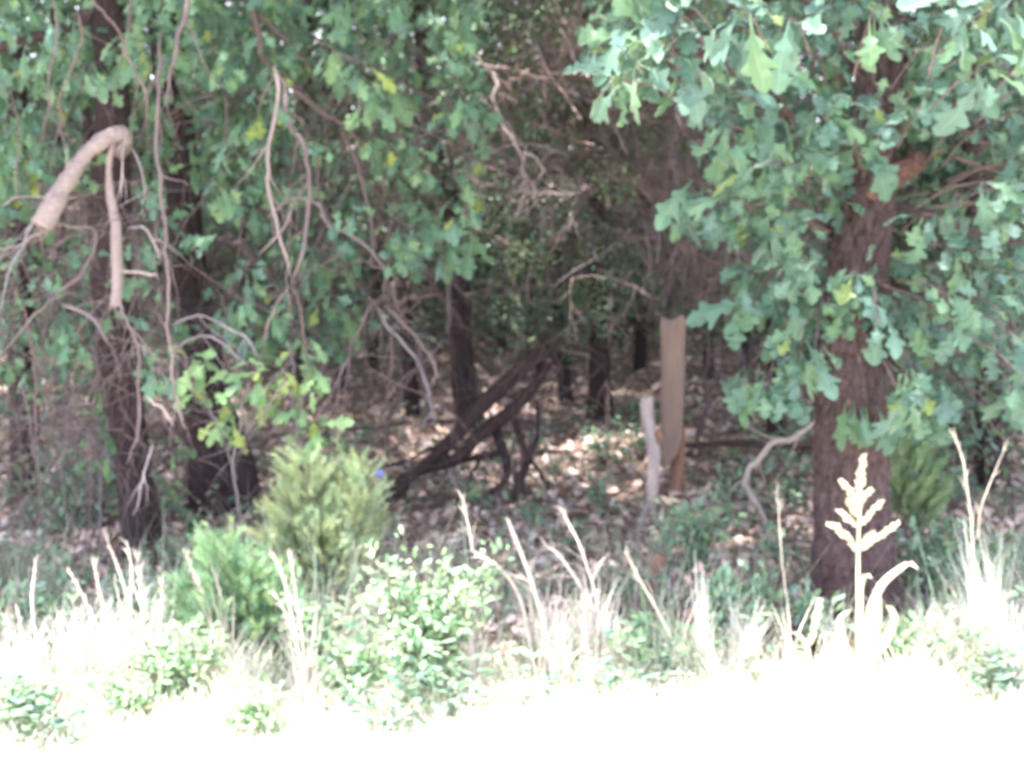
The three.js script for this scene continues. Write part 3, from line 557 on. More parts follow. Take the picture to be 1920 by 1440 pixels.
// ───────────────────────── dead wood ─────────────────────────
{
  const b = at(230, 248, 4.75), t = thing('broken_branch', 'thick pale broken branch hanging in a bend from the left oak', 'branch', b);
  part('limb', new Geo().tube([[at(222, 290, 5.3), 0.02], ...line([[236, 262], [231, 250], [216, 252], [200, 258], [167, 283], [140, 317], [113, 362], [78, 425]], 4.75, 4.6, 26, 46)], 16, { step: 0.012, bump: (a, b, r, p) => barkBumpFn(0.006, 40)(a, b, r, p) + 0.006 * noise(p.x * 22, p.y * 22, 3) }).build(), M.paleTwig, t);
  part('bark_strip', new Geo().tube(line([[228, 252], [213, 267], [203, 317], [207, 367], [217, 417], [220, 480], [221, 530], [217, 575]], 4.74, 4.7, 15, 22), 12, { step: 0.015, bump: barkBumpFn(0.003, 60) }).build(), M.paleTwig, t);
  for (const e of [[[216, 560], [210, 575], [203, 584]], [[221, 560], [226, 574], [233, 580]]]) stick('splinter', e, 4.7, 4.68, 9, 3, M.paleTwig, t);
  stick('thin_shoot', [[82, 410], [68, 410], [53, 430], [43, 460], [33, 480], [17, 530], [-4, 590]], 4.6, 4.5, 10, 6, M.greyTwig, t);
  const sp = new Geo(); for (let k = 0; k < 7; k++) sp.tube(line([[70 + k * 4, 412], [68 + k * 4 + rr(-6, 6), 428 + rr(0, 18)]], 4.6, 4.6, 8, 2), 4, { smooth: false }); part('frayed_end', sp.build(), M.paleTwig, t);
}
{
  const g = onGround(720, 940), t = thing('fallen_limb', 'dark forked fallen limb propped on its side branches over the leaf litter', 'branch', g);
  const D = -g.z - 0.1;
  const L = [
    [[[1036, 640], [1020, 657], [990, 680], [957, 710], [933, 733], [900, 763], [857, 813], [813, 857], [780, 887], [740, 925]], 30, 22], [[[1026, 676], [1010, 712], [1000, 727], [973, 757], [933, 790], [900, 813], [867, 850], [827, 870], [767, 890], [718, 935]], 24, 18],
    [[[933, 850], [893, 857], [840, 873], [783, 890], [730, 930]], 10, 16], [[[930, 800], [940, 837], [950, 867], [947, 900], [920, 926]], 16, 10], [[[963, 785], [977, 823], [987, 860], [977, 900], [966, 935]], 11, 13], [[[1007, 750], [1008, 820], [993, 857], [1010, 882], [1030, 918]], 10, 6],
    [[[1040, 655], [1022, 645], [1012, 630]], 9, 5], [[[1030, 660], [1050, 690], [1052, 725]], 14, 8], [[[860, 845], [830, 835], [800, 845], [760, 865], [700, 880]], 12, 8], [[[900, 860], [880, 900], [884, 935]], 8, 6], [[[850, 790], [800, 790], [730, 800], [650, 805]], 8, 5]];
  for (const [p, a, c] of L) part('branch', new Geo().tube(line(p, D + 0.1, D - 0.05, a * 1.14, c * 1.14), 12, { step: 0.02, bump: barkBumpFn(0.005, 45) }).build(), M.limbBark, t);
  const ft = new Geo(); for (const [p, a] of L) for (let k = 0; k < 7; k++) { const q = pick(p); twigs(ft, at(q[0], q[1], D), V(rr(-1, 1), rr(-0.7, 0.9), rr(-0.6, 0.6)).normalize(), rr(0.12, 0.4), 0.004, 1, { n: 2 }); } part('twig', ft.build(), M.darkTwig, t, 'stuff');
}
{
  const t = thing('dry_stick', 'pale straight stick standing in front of the fallen limb', 'stick', onGround(876, 985)); stick('stem', [[838, 876], [853, 905], [868, 940], [876, 990]], 5.9, 5.85, 10, 8, M.paleTwig, t);
}
{ // the weathered post: a split slab with one flat face and a slanting broken foot
  const b = onGround(1268, 925), D = -b.z, t = thing('weathered_post', 'upright weathered grey split post standing in the clearing', 'post', b);
  const g = new Geo(), rows = [[594, 1239, 1285], [600, 1238, 1286], [680, 1239, 1284], [760, 1239, 1281], [820, 1239, 1278], [850, 1239, 1272], [872, 1240, 1256]];
  let prev = null;
  rows.forEach(([y, x0, x1], k) => {
    const row = [];
    for (let s = 0; s <= 10; s++) { const f = s / 10, x = x0 + (x1 - x0) * f, yy = y + (k < 2 ? 11 * noise(f * 9, 3) : 0); const p = at(x, yy, D); row.push([p, 0.055 * Math.sin(Math.PI * f) ** 0.5 + 0.004 * noise(f * 9, k)]); }
    const front = row.map(([p, q], s) => g.v(p.x, p.y, p.z + q * 0.22, s * 0.008, p.y)), back = row.map(([p, q], s) => g.v(p.x, p.y, p.z - q, s * 0.008 + 0.1, p.y));
    const ring = [...front, ...back.reverse()];
    if (prev) for (let s = 0; s < ring.length; s++) g.quad(prev[s], ring[s], ring[(s + 1) % ring.length], prev[(s + 1) % ring.length]);
    else for (let s = 0; s < 10; s++) g.quad(ring[s], ring[s + 1], ring[ring.length - 2 - s], ring[ring.length - 1 - s]);
    prev = ring;
  });
  part('slab', g.build(), M.wood, t);
  part('foot', new Geo().tube(line([[1278, 800], [1275, 850], [1270, 890], [1266, 932]], D + 0.03, D + 0.03, 16, 30), 14, { step: 0.02, bump: barkBumpFn(0.004, 50) }).build(), M.redWood, t);
}
{
  const b = onGround(1222, 968), D = -b.z, t = thing('broken_sapling', 'short pale broken sapling trunk with an orange scar beside the grey post', 'stump', b);
  part('stem', new Geo().tube(line([[1212, 744], [1213, 780], [1222, 822], [1226, 850], [1224, 900], [1220, 972]], D, D, 23, 29), 14, { step: 0.015, bump: barkBumpFn(0.005, 50) }).build(), M.paleStick, t);
  part('scar', new Geo().tube(line([[1230, 808], [1237, 818], [1238, 830]], D - 0.02, D - 0.02, 14, 10), 10, { step: 0.01 }).build(), M.redWood, t);
}
{
  const b = onGround(1222, 1122), D = -b.z, t = thing('tree_stump', 'small orange brown cut stump beside the crooked dark stick', 'stump', b);
  part('stem', new Geo().tube(line([[1240, 1040], [1234, 1062], [1224, 1095], [1218, 1130]], D, D, 26, 44), 16, { step: 0.015, bump: barkBumpFn(0.006, 40) }).build(), M.redWood, t);
}
{
  const b = onGround(1275, 1076), D = -b.z, t = thing('crooked_stick', 'crooked dark forked stick lying above the orange stump', 'stick', b);
  stick('stem', [[1076, 994], [1123, 987], [1180, 990], [1207, 1013], [1240, 1047], [1276, 1078]], D + 0.3, D, 13, 14, M.darkTwig, t, 9);
  stick('fork', [[1204, 1006], [1225, 992], [1262, 978]], D + 0.15, D + 0.2, 11, 7, M.darkTwig, t);
  stick('fork', [[1190, 990], [1205, 960], [1222, 935]], D + 0.2, D + 0.25, 8, 5, M.greyTwig, t);
}
{
  const b = onGround(1440, 1022), D = -b.z, t = thing('curved_branch', 'pale curving dead branch leaning from the oak trunk to the ground', 'branch', b);
  stick('stem', [[1530, 788], [1493, 817], [1460, 827], [1430, 848], [1403, 877], [1397, 907], [1407, 933], [1423, 960], [1440, 1024]], D - 0.25, D, 17, 19, M.paleStick, t, 9);
}
{
  const t = thing('fallen_log', 'thin brown fallen log lying level behind the big oak trunk', 'log', onGround(1300, 850));
  part('log', new Geo().tube(line([[1240, 842], [1310, 833], [1380, 830], [1447, 833], [1560, 834]], 6.9, 6.6, 13, 17), 12, { step: 0.02, bump: barkBumpFn(0.004, 50) }).build(), M.bark, t);
  const t2 = thing('fallen_log', 'dark fallen log in the shade below the left oaks', 'log', onGround(150, 1056));
  part('log', new Geo().tube(line([[40, 1052], [110, 1046], [200, 1052], [300, 1050], [350, 1046]], 5.45, 5.5, 16, 20), 12, { step: 0.02, bump: barkBumpFn(0.004, 50) }).build(), M.darkBark, t2);
  const t3 = thing('fallen_log', 'curved red brown fallen branch low on the right beyond the oak', 'log', onGround(1790, 850));
  part('log', new Geo().tube(line([[1718, 800], [1747, 827], [1780, 837], [1830, 834]], 6.5, 6.4, 15, 12), 10, { step: 0.02, bump: barkBumpFn(0.004, 50) }).build(), M.bark, t3);
}
{
  const b = onGround(1308, 850), D = -b.z, t = thing('dead_shrub', 'bare dead shrub with pale twisted stems right of the grey post', 'shrub', b);
  for (const [p, a, c] of [[[[1308, 852], [1312, 815], [1320, 785], [1330, 740], [1323, 713], [1323, 690]], 15, 12], [[[1323, 697], [1327, 647], [1323, 593], [1333, 558]], 11, 7], [[[1330, 675], [1345, 660], [1373, 637], [1381, 613], [1377, 577], [1358, 560]], 10, 8], [[[1330, 715], [1350, 695], [1380, 677], [1425, 655]], 9, 5], [[[1278, 540], [1295, 558], [1310, 577], [1322, 610]], 9, 7], [[[1312, 420], [1285, 450], [1257, 480], [1233, 523], [1224, 570], [1232, 600]], 9, 6], [[[1320, 780], [1367, 777], [1393, 763], [1415, 738]], 8, 5], [[[1323, 640], [1305, 600], [1300, 540], [1320, 480]], 7, 4]]) stick('stem', p, D, D - 0.05, a, c, M.pinkTwig, t);
  const g = new Geo(); for (let k = 0; k < 26; k++) twigs(g, at(rr(1270, 1440), rr(520, 760), D + rr(-0.3, 0.3)), rdir(), rr(0.2, 0.4), 0.003, 1, { n: 3 }); part('twig', g.build(), M.brownTwig, t, 'stuff');
}

// ───────────────────────── junipers ─────────────────────────
const spray = (() => {
  const g = new Geo(), up = V(0, 1, 0);
  g.tube([[V(0, 0, 0), 0.0016], [V(0, 0.1, 0), 0.001]], 3, { smooth: false, caps: false });
  for (let k = 0; k < 60; k++) {
    const y = 0.008 + 0.1 * R(), a = rr(0, 6.28), d = V(Math.cos(a), rr(0.9, 1.7), Math.sin(a)).normalize(), l = rr(0.018, 0.04) * (1.15 - y * 4), p = V(0, y, 0), s = V(-Math.sin(a), 0, Math.cos(a));
    g.col = vary([1, 1, 1], 0.2);
    g.blade([[p, 0.0008], [p.clone().add(d.clone().multiplyScalar(l * 0.6)), 0.0010], [p.clone().add(d.clone().multiplyScalar(l)).add(V(0, 0.004, 0)), 0.0002]], s, 0.6);
  }
  void up; return g.build(true);
})();
function juniper(label, px, py, tips, rad, n, tones) {
  const b = onGround(px, py), D = -b.z, t = thing('juniper', label, 'juniper', b), stems = new Geo(), mats = [];
  const plumes = tips.map(([x, y, f]) => { const e = at(x, y, D + rr(-0.12, 0.12)), m = b.clone().lerp(e, 0.5).add(V((e.x - b.x) * 0.22, 0, 0)); return [new THREE.QuadraticBezierCurve3(b.clone().add(V(0, e.y * (f ?? 0.1), 0)), m, e), e.y]; });
  for (const [c, h] of plumes) {
    stems.tube([0, 0.25, 0.5, 0.75, 0.97].map(f => [c.getPoint(f), 0.006 * (1 - f) + 0.001]), 5, { caps: false });
    for (let k = 0; k < n; k++) {
      const f = 0.12 + 0.88 * Math.pow(R(), 0.75), p = c.getPoint(f), T = c.getTangent(f), o = rdir(); o.sub(T.clone().multiplyScalar(o.dot(T))).normalize();
      const r = rad * h * Math.pow(1 - f, 0.55) * Math.sqrt(R()) * 1.1;
      mats.push(basis(p.clone().add(o.clone().multiplyScalar(r)), T.clone().add(o.clone().multiplyScalar(0.5 + 0.5 * R())).add(rdir().multiplyScalar(0.3)).normalize(), rdir(), rr(0.5, 1.1)));
    }
  }
  part('stem', stems.build(), M.brownTwig, t);
  instances('foliage', spray, M2.juniper, mats, () => vary(pick(tones), 0.22), t);
  return t;
}
juniper('feathery yellow green juniper sapling in front of the flared left oak', 600, 1135, [[521, 960, 0.2], [538, 915, 0.2], [559, 872, 0.2], [577, 858, 0.25], [599, 880, 0.3], [623, 905, 0.3], [645, 890, 0.25], [666, 868, 0.2], [685, 880, 0.2], [690, 930, 0.15], [681, 985, 0.1], [509, 1010, 0.1], [585, 935, 0.1], [633, 950, 0.1], [553, 990, 0.05], [649, 1010, 0.05], [601, 985, 0.1]], 0.095, 50, [[0.44, 0.53, 0.28], [0.38, 0.48, 0.25], [0.50, 0.57, 0.33]]);
juniper('darker green juniper sapling low at the foot of the yellow one', 455, 1262, [[352, 1090, 0.1], [385, 1050, 0.15], [415, 1030, 0.2], [445, 1045, 0.2], [470, 1070, 0.2], [500, 1085, 0.15], [528, 1110, 0.1], [340, 1130, 0.05], [420, 1100, 0.1], [480, 1130, 0.05], [390, 1150, 0.05]], 0.14, 54, [[0.22, 0.37, 0.19], [0.18, 0.32, 0.17], [0.28, 0.41, 0.20]]);
juniper('small soft green juniper right behind the big oak trunk', 1712, 1010, [[1690, 830], [1706, 815], [1725, 850], [1738, 880], [1684, 900], [1745, 930]], 0.15, 50, [[0.27, 0.40, 0.20], [0.33, 0.45, 0.22]]);

// ───────────────────────── leafy plants ─────────────────────────
// stems from the base with oval leaves; leaves are one foliage part where they are small
function leafyPlant(name, label, category, px, py, top, half, { stems = 7, per = 16, size = 0.03, tones, group, lean = 0, mat = M.brownTwig }) {
  const b = onGround(px, py), D = -b.z, t = thing(name, label, category, b, group), h = at(px, top, D).y, w = half * D / F, g = new Geo(), mats = [];
  for (let k = 0; k < stems; k++) {
    const e = V(b.x + rr(-1, 1) * w + lean * w, h * rr(0.55, 1), b.z + rr(-1, 1) * w * 0.7), m = b.clone().lerp(e, 0.5).add(V(rr(-0.3, 0.3) * w, h * 0.1, 0));
    g.tube([[b.clone().add(V(rr(-0.1, 0.1) * w, -0.02, rr(-0.1, 0.1) * w)), 0.003], [m, 0.0024], [e, 0.0012]], 4, { caps: false });
    for (let j = 0; j < per; j++) { const f = rr(0.15, 1), p = f < 0.5 ? b.clone().lerp(m, f * 2) : m.clone().lerp(e, f * 2 - 1), d = rdir().add(V(0, 0.35, 0.15)).normalize(); p.add(d.clone().multiplyScalar(0.012 + rr(0, 0.03))); mats.push(basis(p, d, V(0, 0.9, 0.4).add(rdir().multiplyScalar(0.6)), size * rr(0.7, 1.25))); }
  }
  part('stem', g.build(), mat, t);
  instances('foliage', ovalShape, M2.smallLeaf, mats, () => vary(pick(tones), 0.2), t);
  return t;
}
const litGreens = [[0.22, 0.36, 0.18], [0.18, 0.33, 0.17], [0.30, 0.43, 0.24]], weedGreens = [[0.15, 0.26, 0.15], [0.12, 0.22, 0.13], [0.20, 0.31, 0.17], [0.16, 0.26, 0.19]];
leafyPlant('leafy_shrub', 'broad sunlit small-leaved shrub at the front centre edge of the woods', 'shrub', 800, 1310, 1035, 165, { stems: 40, per: 34, size: 0.028, tones: litGreens });
leafyPlant('leafy_shrub', 'tall sprig with pale leaves rising out of the front shrub', 'shrub', 838, 1290, 968, 28, { stems: 4, per: 20, size: 0.026, tones: litGreens });
leafyPlant('leafy_shrub', 'low bright leafy shrub at bottom left beside the dry stalks', 'shrub', 350, 1330, 1165, 110, { stems: 24, per: 26, size: 0.03, tones: litGreens });
leafyPlant('leafy_shrub', 'small leafy shrub under the dark juniper at the sunny edge', 'shrub', 470, 1385, 1290, 75, { stems: 14, per: 20, size: 0.03, tones: litGreens });
leafyPlant('leafy_shrub', 'slim pale leafed shoot right of the dark juniper', 'shrub', 585, 1290, 1080, 40, { stems: 8, per: 18, size: 0.032, tones: litGreens });
leafyPlant('leafy_shrub', 'pale leafy clump low in front of the dry stalks at left', 'shrub', 230, 1360, 1240, 90, { stems: 16, per: 20, size: 0.03, tones: litGreens });
leafyPlant('leafy_shrub', 'small pale leafy clump in the bottom left corner', 'shrub', 70, 1370, 1265, 70, { stems: 12, per: 16, size: 0.028, tones: litGreens });
leafyPlant('leafy_shrub', 'low leafy clump spilling from the left foot of the front shrub', 'shrub', 660, 1330, 1195, 70, { stems: 14, per: 20, size: 0.032, tones: litGreens });
leafyPlant('leafy_shrub', 'grey green leafy clump low between the tall thin stem and the seed stalk', 'shrub', 1530, 1215, 1105, 60, { stems: 12, per: 20, size: 0.035, tones: weedGreens });
leafyPlant('leafy_shrub', 'wide blue green leafy clump behind the white grass fan', 'shrub', 1860, 1150, 1010, 80, { stems: 16, per: 22, size: 0.04, tones: weedGreens });
leafyPlant('leafy_shrub', 'grey leafy clump behind the dry stalks at far left', 'shrub', 60, 1205, 1085, 90, { stems: 16, per: 20, size: 0.036, tones: weedGreens });
leafyPlant('leafy_shrub', 'grey green leafy clump at the foot of the dark leaning trunk', 'shrub', 250, 1180, 1080, 80, { stems: 14, per: 20, size: 0.036, tones: weedGreens });
leafyPlant('leafy_shrub', 'grey green leafy shrub left of the big oak trunk', 'shrub', 1300, 1065, 935, 80, { stems: 16, per: 26, size: 0.035, tones: weedGreens });
leafyPlant('leafy_shrub', 'blue green leafy shrub right of the big oak trunk base', 'shrub', 1730, 1130, 985, 85, { stems: 16, per: 24, size: 0.045, tones: weedGreens });
leafyPlant('leafy_shrub', 'green leafy clump between the orange stump and the oak trunk', 'shrub', 1400, 1205, 1085, 90, { stems: 18, per: 24, size: 0.04, tones: weedGreens });
leafyPlant('leafy_shrub', 'bright leafy clump low by the thin white grass at centre right', 'shrub', 1230, 1265, 1165, 80, { stems: 16, per: 24, size: 0.035, tones: litGreens });
leafyPlant('leafy_shrub', 'leafy clump at the right of the seed stalk', 'shrub', 1690, 1262, 1165, 60, { stems: 14, per: 22, size: 0.035, tones: litGreens });
leafyPlant('leafy_shrub', 'airy leafy shrub among twigs left of the yellow juniper', 'shrub', 160, 985, 830, 120, { stems: 20, per: 18, size: 0.045, tones: weedGreens });
// small weeds scattered on the forest floor: alike, one of each then copies
{
  const proto = leafyPlant('floor_weed', 'small green weed growing through the fallen leaves', 'weed', 1200, 860, 800, 30, { stems: 6, per: 9, size: 0.042, tones: weedGreens, group: 'small weeds on the forest floor' });
  const spots = [[1120, 870], [1060, 900], [960, 880], [1010, 850], [900, 830], [1220, 800], [1290, 790], [1180, 790], [700, 830], [650, 870], [1420, 870], [1460, 900], [1370, 900], [1500, 860], [1350, 960], [1450, 1060], [1480, 960], [1120, 960], [1000, 1000], [1080, 1060], [880, 960], [140, 1010], [60, 1000], [90, 960], [360, 1010], [300, 985], [30, 960], [200, 960], [1800, 960], [1840, 900], [1880, 970], [1760, 920], [1900, 1060], [1780, 1040], [760, 960], [1160, 1160], [1340, 1130], [1290, 1170], [1110, 1190], [1860, 1120], [340, 1090], [120, 1110], [40, 1090], [240, 1120]];
  spots.forEach(([x, y]) => { const c = proto.clone(); c.name = numbered('floor_weed'); const g = onGround(x + rr(-14, 14), y + rr(-8, 8)); c.position.copy(g); c.rotation.y = rr(0, 6.28); c.scale.setScalar(rr(0.6, 1.25)); scene.add(c); });
}
// oak seedling sprays with lit leaves at mid left: every leaf a part
function sapling(label, base, shoots, spots, size, tones) {
  const b = onGround(...base), t = thing('oak_sapling', label, 'sapling', b), ms = tones.map(c => leafy(c));
  for (const [p, w0, w1] of shoots) stick('stem', p, -b.z, -b.z - 0.1, w0, w1, M.greyTwig, t);
  const leaves = [];
  for (const [x, y, n] of spots) cluster(leaves, at(x, y, -b.z + rr(-0.15, 0.15)), V(rr(-0.3, 0.3), 0.1, 0.6), n, size, 0.25);
  const tr = new THREE.Matrix4().makeTranslation(-b.x, -b.y, -b.z);
  for (const l of leaves) { const m = shade(new THREE.Mesh(pick(oakShapes), pick(ms))); m.name = 'leaf'; m.matrix.multiplyMatrices(tr, l.m); m.matrix.decompose(m.position, m.quaternion, m.scale); t.add(m); }
}
const springGreens = [[0.20, 0.36, 0.12], [0.25, 0.40, 0.15], [0.17, 0.32, 0.12], [0.30, 0.38, 0.08]];
sapling('bright green oak sapling before the flared left oak trunk', [445, 1120], [[[[445, 1122], [450, 1000], [440, 880], [455, 760], [480, 690]], 12, 6], [[[448, 900], [410, 800], [370, 720], [345, 670]], 8, 4], [[[446, 850], [480, 780], [520, 700]], 7, 4]], [[430, 735, 5], [450, 765, 5], [485, 690, 6], [505, 705, 5], [455, 790, 4], [425, 785, 4], [475, 725, 5], [345, 680, 5], [370, 670, 4], [355, 720, 5], [385, 735, 4], [350, 755, 3], [420, 770, 4], [520, 690, 4]], 0.08, springGreens);
sapling('pale green oak sapling hanging left of the yellow juniper top', [572, 1110], [[[[572, 1112], [566, 980], [560, 860], [565, 740], [580, 690]], 10, 5], [[[562, 850], [585, 790], [610, 800]], 6, 3]], [[560, 740, 5], [575, 765, 5], [585, 790, 4], [605, 805, 5], [550, 660, 4], [545, 690, 3], [582, 690, 3], [606, 712, 3]], 0.072, springGreens);
sapling('dull green oak sapling among the dead twigs at far left', [190, 1060], [[[[190, 1062], [185, 900], [200, 760], [180, 660]], 9, 4], [[[192, 860], [130, 740], [110, 650]], 7, 3]], [[105, 640, 4], [125, 665, 4], [80, 680, 4], [140, 690, 3], [170, 690, 5], [175, 725, 4], [210, 690, 5], [230, 675, 5], [225, 700, 4], [195, 750, 5], [215, 740, 5], [190, 780, 4], [140, 730, 4], [150, 865, 5], [145, 840, 4], [200, 860, 4], [215, 850, 4], [300, 900, 6], [310, 925, 4], [330, 830, 5], [345, 840, 4], [240, 985, 4], [255, 1000, 3], [85, 740, 3], [200, 800, 3]], 0.066, [[0.13, 0.24, 0.09], [0.17, 0.29, 0.11], [0.11, 0.22, 0.10]]);

// ───────────────────────── grasses ─────────────────────────
const strawTones = [[0.72, 0.68, 0.58], [0.64, 0.60, 0.50], [0.76, 0.73, 0.64], [0.57, 0.60, 0.45]];
const strawMat = std({ color: lin(0.50, 0.435, 0.385), roughness: 0.8 }), strawMat2 = std({ color: lin(0.55, 0.49, 0.40), roughness: 0.8 }), paleMat = std({ color: lin(0.62, 0.60, 0.54), roughness: 0.7 });
function stalks(label, base, list, mat) {
  const b = onGround(...base), D = -b.z, t = thing('dry_grass', label, 'grass', b);
  for (const [p, w0, w1, dd] of list) { const d = D + (dd ?? rr(-0.1, 0.1)); const q = p.slice(); const rows = line(q, d, d, w0 * 0.58, w1 * 0.56); rows[0][1] *= 0.3; const g = new Geo().tube(rows, 6, { bump: knob(60, 0.15) }); const c = new THREE.CatmullRomCurve3(rows.map(r => r[0])), top = w1 > 5 ? 34 : 10;
    for (let k = 0; k < top; k++) { const f = k < top * 0.7 ? rr(0, 0.4) : rr(0.3, 0.95), o = c.getPoint(f), T = c.getTangent(f).negate().add(rdir().multiplyScalar(f < 0.4 ? 0.45 : 0.8)).normalize(), l = f < 0.4 ? rr(0.015, 0.045) : rr(0.04, 0.12); g.blade([[o, 0.0012], [o.clone().add(T.clone().multiplyScalar(l * 0.6)), 0.0013], [o.clone().add(T.multiplyScalar(l)).add(V(0, -l * 0.15, 0)), 0.0003]], rdir(), 0.4); }
    part('stalk', g.build(), mat, t); }
  const bl = new Geo(), B = new THREE.Vector3();
  for (const [p] of list) { const e = p[p.length - 1]; for (let k = 0; k < 14; k++) { const o = at(e[0] + rr(-12, 12), e[1] + rr(-5, 10), D + rr(-0.08, 0.08)); o.y = Math.min(o.y, 0.02); const h = rr(0.1, 0.32), dx = rr(-0.09, 0.09), dz = rr(-0.06, 0.06); bl.blade([[o, 0.0022], [B.clone().copy(o).add(V(dx * 0.35, h * 0.6, dz * 0.4)), 0.002], [o.clone().add(V(dx, h, dz)), 0.0004]], V(1, 0, rr(-0.6, 0.6)), 0.4); } }
  part('blade', bl.build(), mat, t, 'stuff');
  return t;
}
stalks('tall dry grass stalks at the lower left corner', [70, 1335], [[[[67, 1047], [60, 1127], [70, 1210], [85, 1280], [100, 1345]], 8, 12], [[[10, 1157], [33, 1210], [50, 1277], [58, 1340]], 8, 11], [[[34, 1140], [42, 1210], [52, 1290], [54, 1340]], 6, 9], [[[110, 1157], [80, 1227], [90, 1293], [104, 1345]], 7, 10], [[[-10, 1190], [2, 1240], [6, 1330]], 7, 9]], strawMat);
stalks('dry grass stalks leaning left in front of the dark trunk', [215, 1325], [[[[130, 1070], [160, 1127], [187, 1193], [200, 1260], [206, 1330]], 6, 13], [[[173, 1047], [187, 1110], [207, 1193], [212, 1300]], 6, 9], [[[147, 1150], [160, 1227], [150, 1290], [143, 1330]], 6, 10], [[[200, 1013], [220, 1060], [240, 1127], [250, 1193], [262, 1260], [268, 1330]], 8, 14], [[[237, 1013], [247, 1070], [245, 1130], [244, 1250], [240, 1330]], 9, 12], [[[257, 1043], [263, 1095], [267, 1153], [268, 1240]], 7, 9], [[[303, 1093], [302, 1140], [300, 1200], [298, 1280]], 6, 8], [[[215, 1090], [232, 1160], [246, 1240], [252, 1330]], 8, 12]], strawMat);
stalks('two thin dry stalks against the dark juniper', [410, 1290], [[[[347, 1037], [372, 1095], [397, 1147], [412, 1230], [418, 1290]], 5, 7], [[[393, 1050], [415, 1120], [428, 1190], [440, 1290]], 5, 7]], strawMat);
stalks('pair of brown dry stalks between junipers and front shrub', [570, 1330], [[[[510, 1037], [525, 1068], [537, 1103], [553, 1193], [566, 1260], [572, 1330]], 9, 14], [[[542, 1028], [553, 1100], [566, 1190], [580, 1330]], 6, 9], [[[520, 1120], [545, 1170], [560, 1240], [570, 1320]], 7, 10]], strawMat);
stalks('leaning brown grass stalks right of the front shrub', [1010, 1290], [[[[950, 970], [962, 1000], [973, 1027], [993, 1080], [1005, 1120], [1017, 1160], [1033, 1290]], 13, 13], [[[885, 1034], [927, 1057], [960, 1093], [980, 1140], [992, 1200], [1000, 1290]], 9, 15], [[[965, 1080], [990, 1090], [1008, 1130], [1018, 1190], [1024, 1290]], 9, 13], [[[1000, 1090], [1012, 1140], [1028, 1200], [1040, 1280]], 6, 10], [[[866, 930], [878, 985], [886, 1030]], 6, 8], [[[990, 1120], [1005, 1190], [1012, 1290]], 9, 14]], strawMat);
stalks('bent brown grass stems left of the orange stump', [1110, 1270], [[[[1054, 955], [1068, 985], [1083, 1013], [1100, 1060], [1114, 1105], [1122, 1150]], 11, 6], [[[1023, 1023], [1042, 1035], [1060, 1057], [1082, 1090], [1098, 1120], [1102, 1270]], 12, 8], [[[1053, 1070], [1050, 1110], [1047, 1147], [1043, 1270]], 4, 4], [[[1093, 1115], [1095, 1160], [1100, 1220], [1105, 1275]], 8, 11], [[[1052, 1125], [1078, 1128], [1100, 1123], [1121, 1106]], 9, 8]], strawMat);
stalks('long pale stem slanting down left of the oak trunk', [1275, 1275], [[[[1173, 1037], [1190, 1070], [1207, 1100], [1232, 1145], [1257, 1193], [1273, 1243], [1280, 1280]], 5, 11]], strawMat2);
stalks('tall thin single stem before the left side of the oak trunk', [1484, 1280], [[[[1456, 900], [1460, 960], [1467, 1060], [1480, 1160], [1483, 1243], [1484, 1285]], 4, 5]], strawMat2);
stalks('pale bent stalk and grey stem at the right side', [1826, 1245], [[[[1786, 815], [1803, 853], [1813, 913], [1820, 965], [1826, 1080], [1830, 1245]], 6, 7], [[[1890, 827], [1863, 890], [1840, 950], [1832, 1010]], 5, 5]], strawMat2);
// fans of fine pale blades
function tussock(label, px, py, top, half, n, mat, skew = 0, w = 0.0016) {
  const b = onGround(px, py), D = -b.z, t = thing('grass_tussock', label, 'grass', b), h = at(px, top, D).y, sx = half * D / F, g = new Geo();
  for (let k = 0; k < n; k++) {
    const a = rr(-1, 1), hh = h * (0.35 + 0.65 * Math.pow(R(), 1.4)) * (1 - 0.25 * Math.abs(a)), o = b.clone().add(V(rr(-0.25, 0.25) * sx, -0.01, rr(-0.08, 0.08))), e = o.clone().add(V((a + skew) * sx * (hh / h), hh, rr(-0.14, 0.14))), m = o.clone().lerp(e, 0.5).add(V(-(a + skew) * sx * 0.2, hh * 0.06, 0));
    g.blade([[o, w * 1.2], [m, w], [e, w * 0.25]], V(1, 0, rr(-0.8, 0.8)), 0.5);
  }
  part('blade', g.build(), mat, t, 'stuff'); return t;
}
tussock('large fan of fine white dry grass at the right edge', 1845, 1262, 945, 105, 150, paleMat, -0.25, 0.0012);
tussock('thin upright tuft of pale grass right of the orange stump', 1318, 1280, 1040, 34, 60, paleMat);
tussock('loose pale grass tuft at the far left bottom', 40, 1330, 1150, 70, 80, paleMat);
tussock('pale grass tuft at the foot of the brown stalks', 1050, 1290, 1130, 70, 90, paleMat, -0.2);
tussock('fine grass tuft at the lower right corner', 1905, 1300, 1110, 60, 90, paleMat, 0.1);
tussock('wispy pale grass between the orange stump and the single stem', 1400, 1262, 1090, 80, 110, paleMat);
tussock('wispy pale grass behind the lower left stalks', 150, 1290, 1100, 110, 130, paleMat);
tussock('wispy pale grass around the bent brown stems', 1130, 1270, 1100, 70, 80, paleMat);
tussock('wispy pale grass right of the seed stalk leaves', 1725, 1265, 1120, 60, 70, paleMat);
tussock('sparse pale grass below the big oak trunk', 1560, 1250, 1100, 60, 60, paleMat);

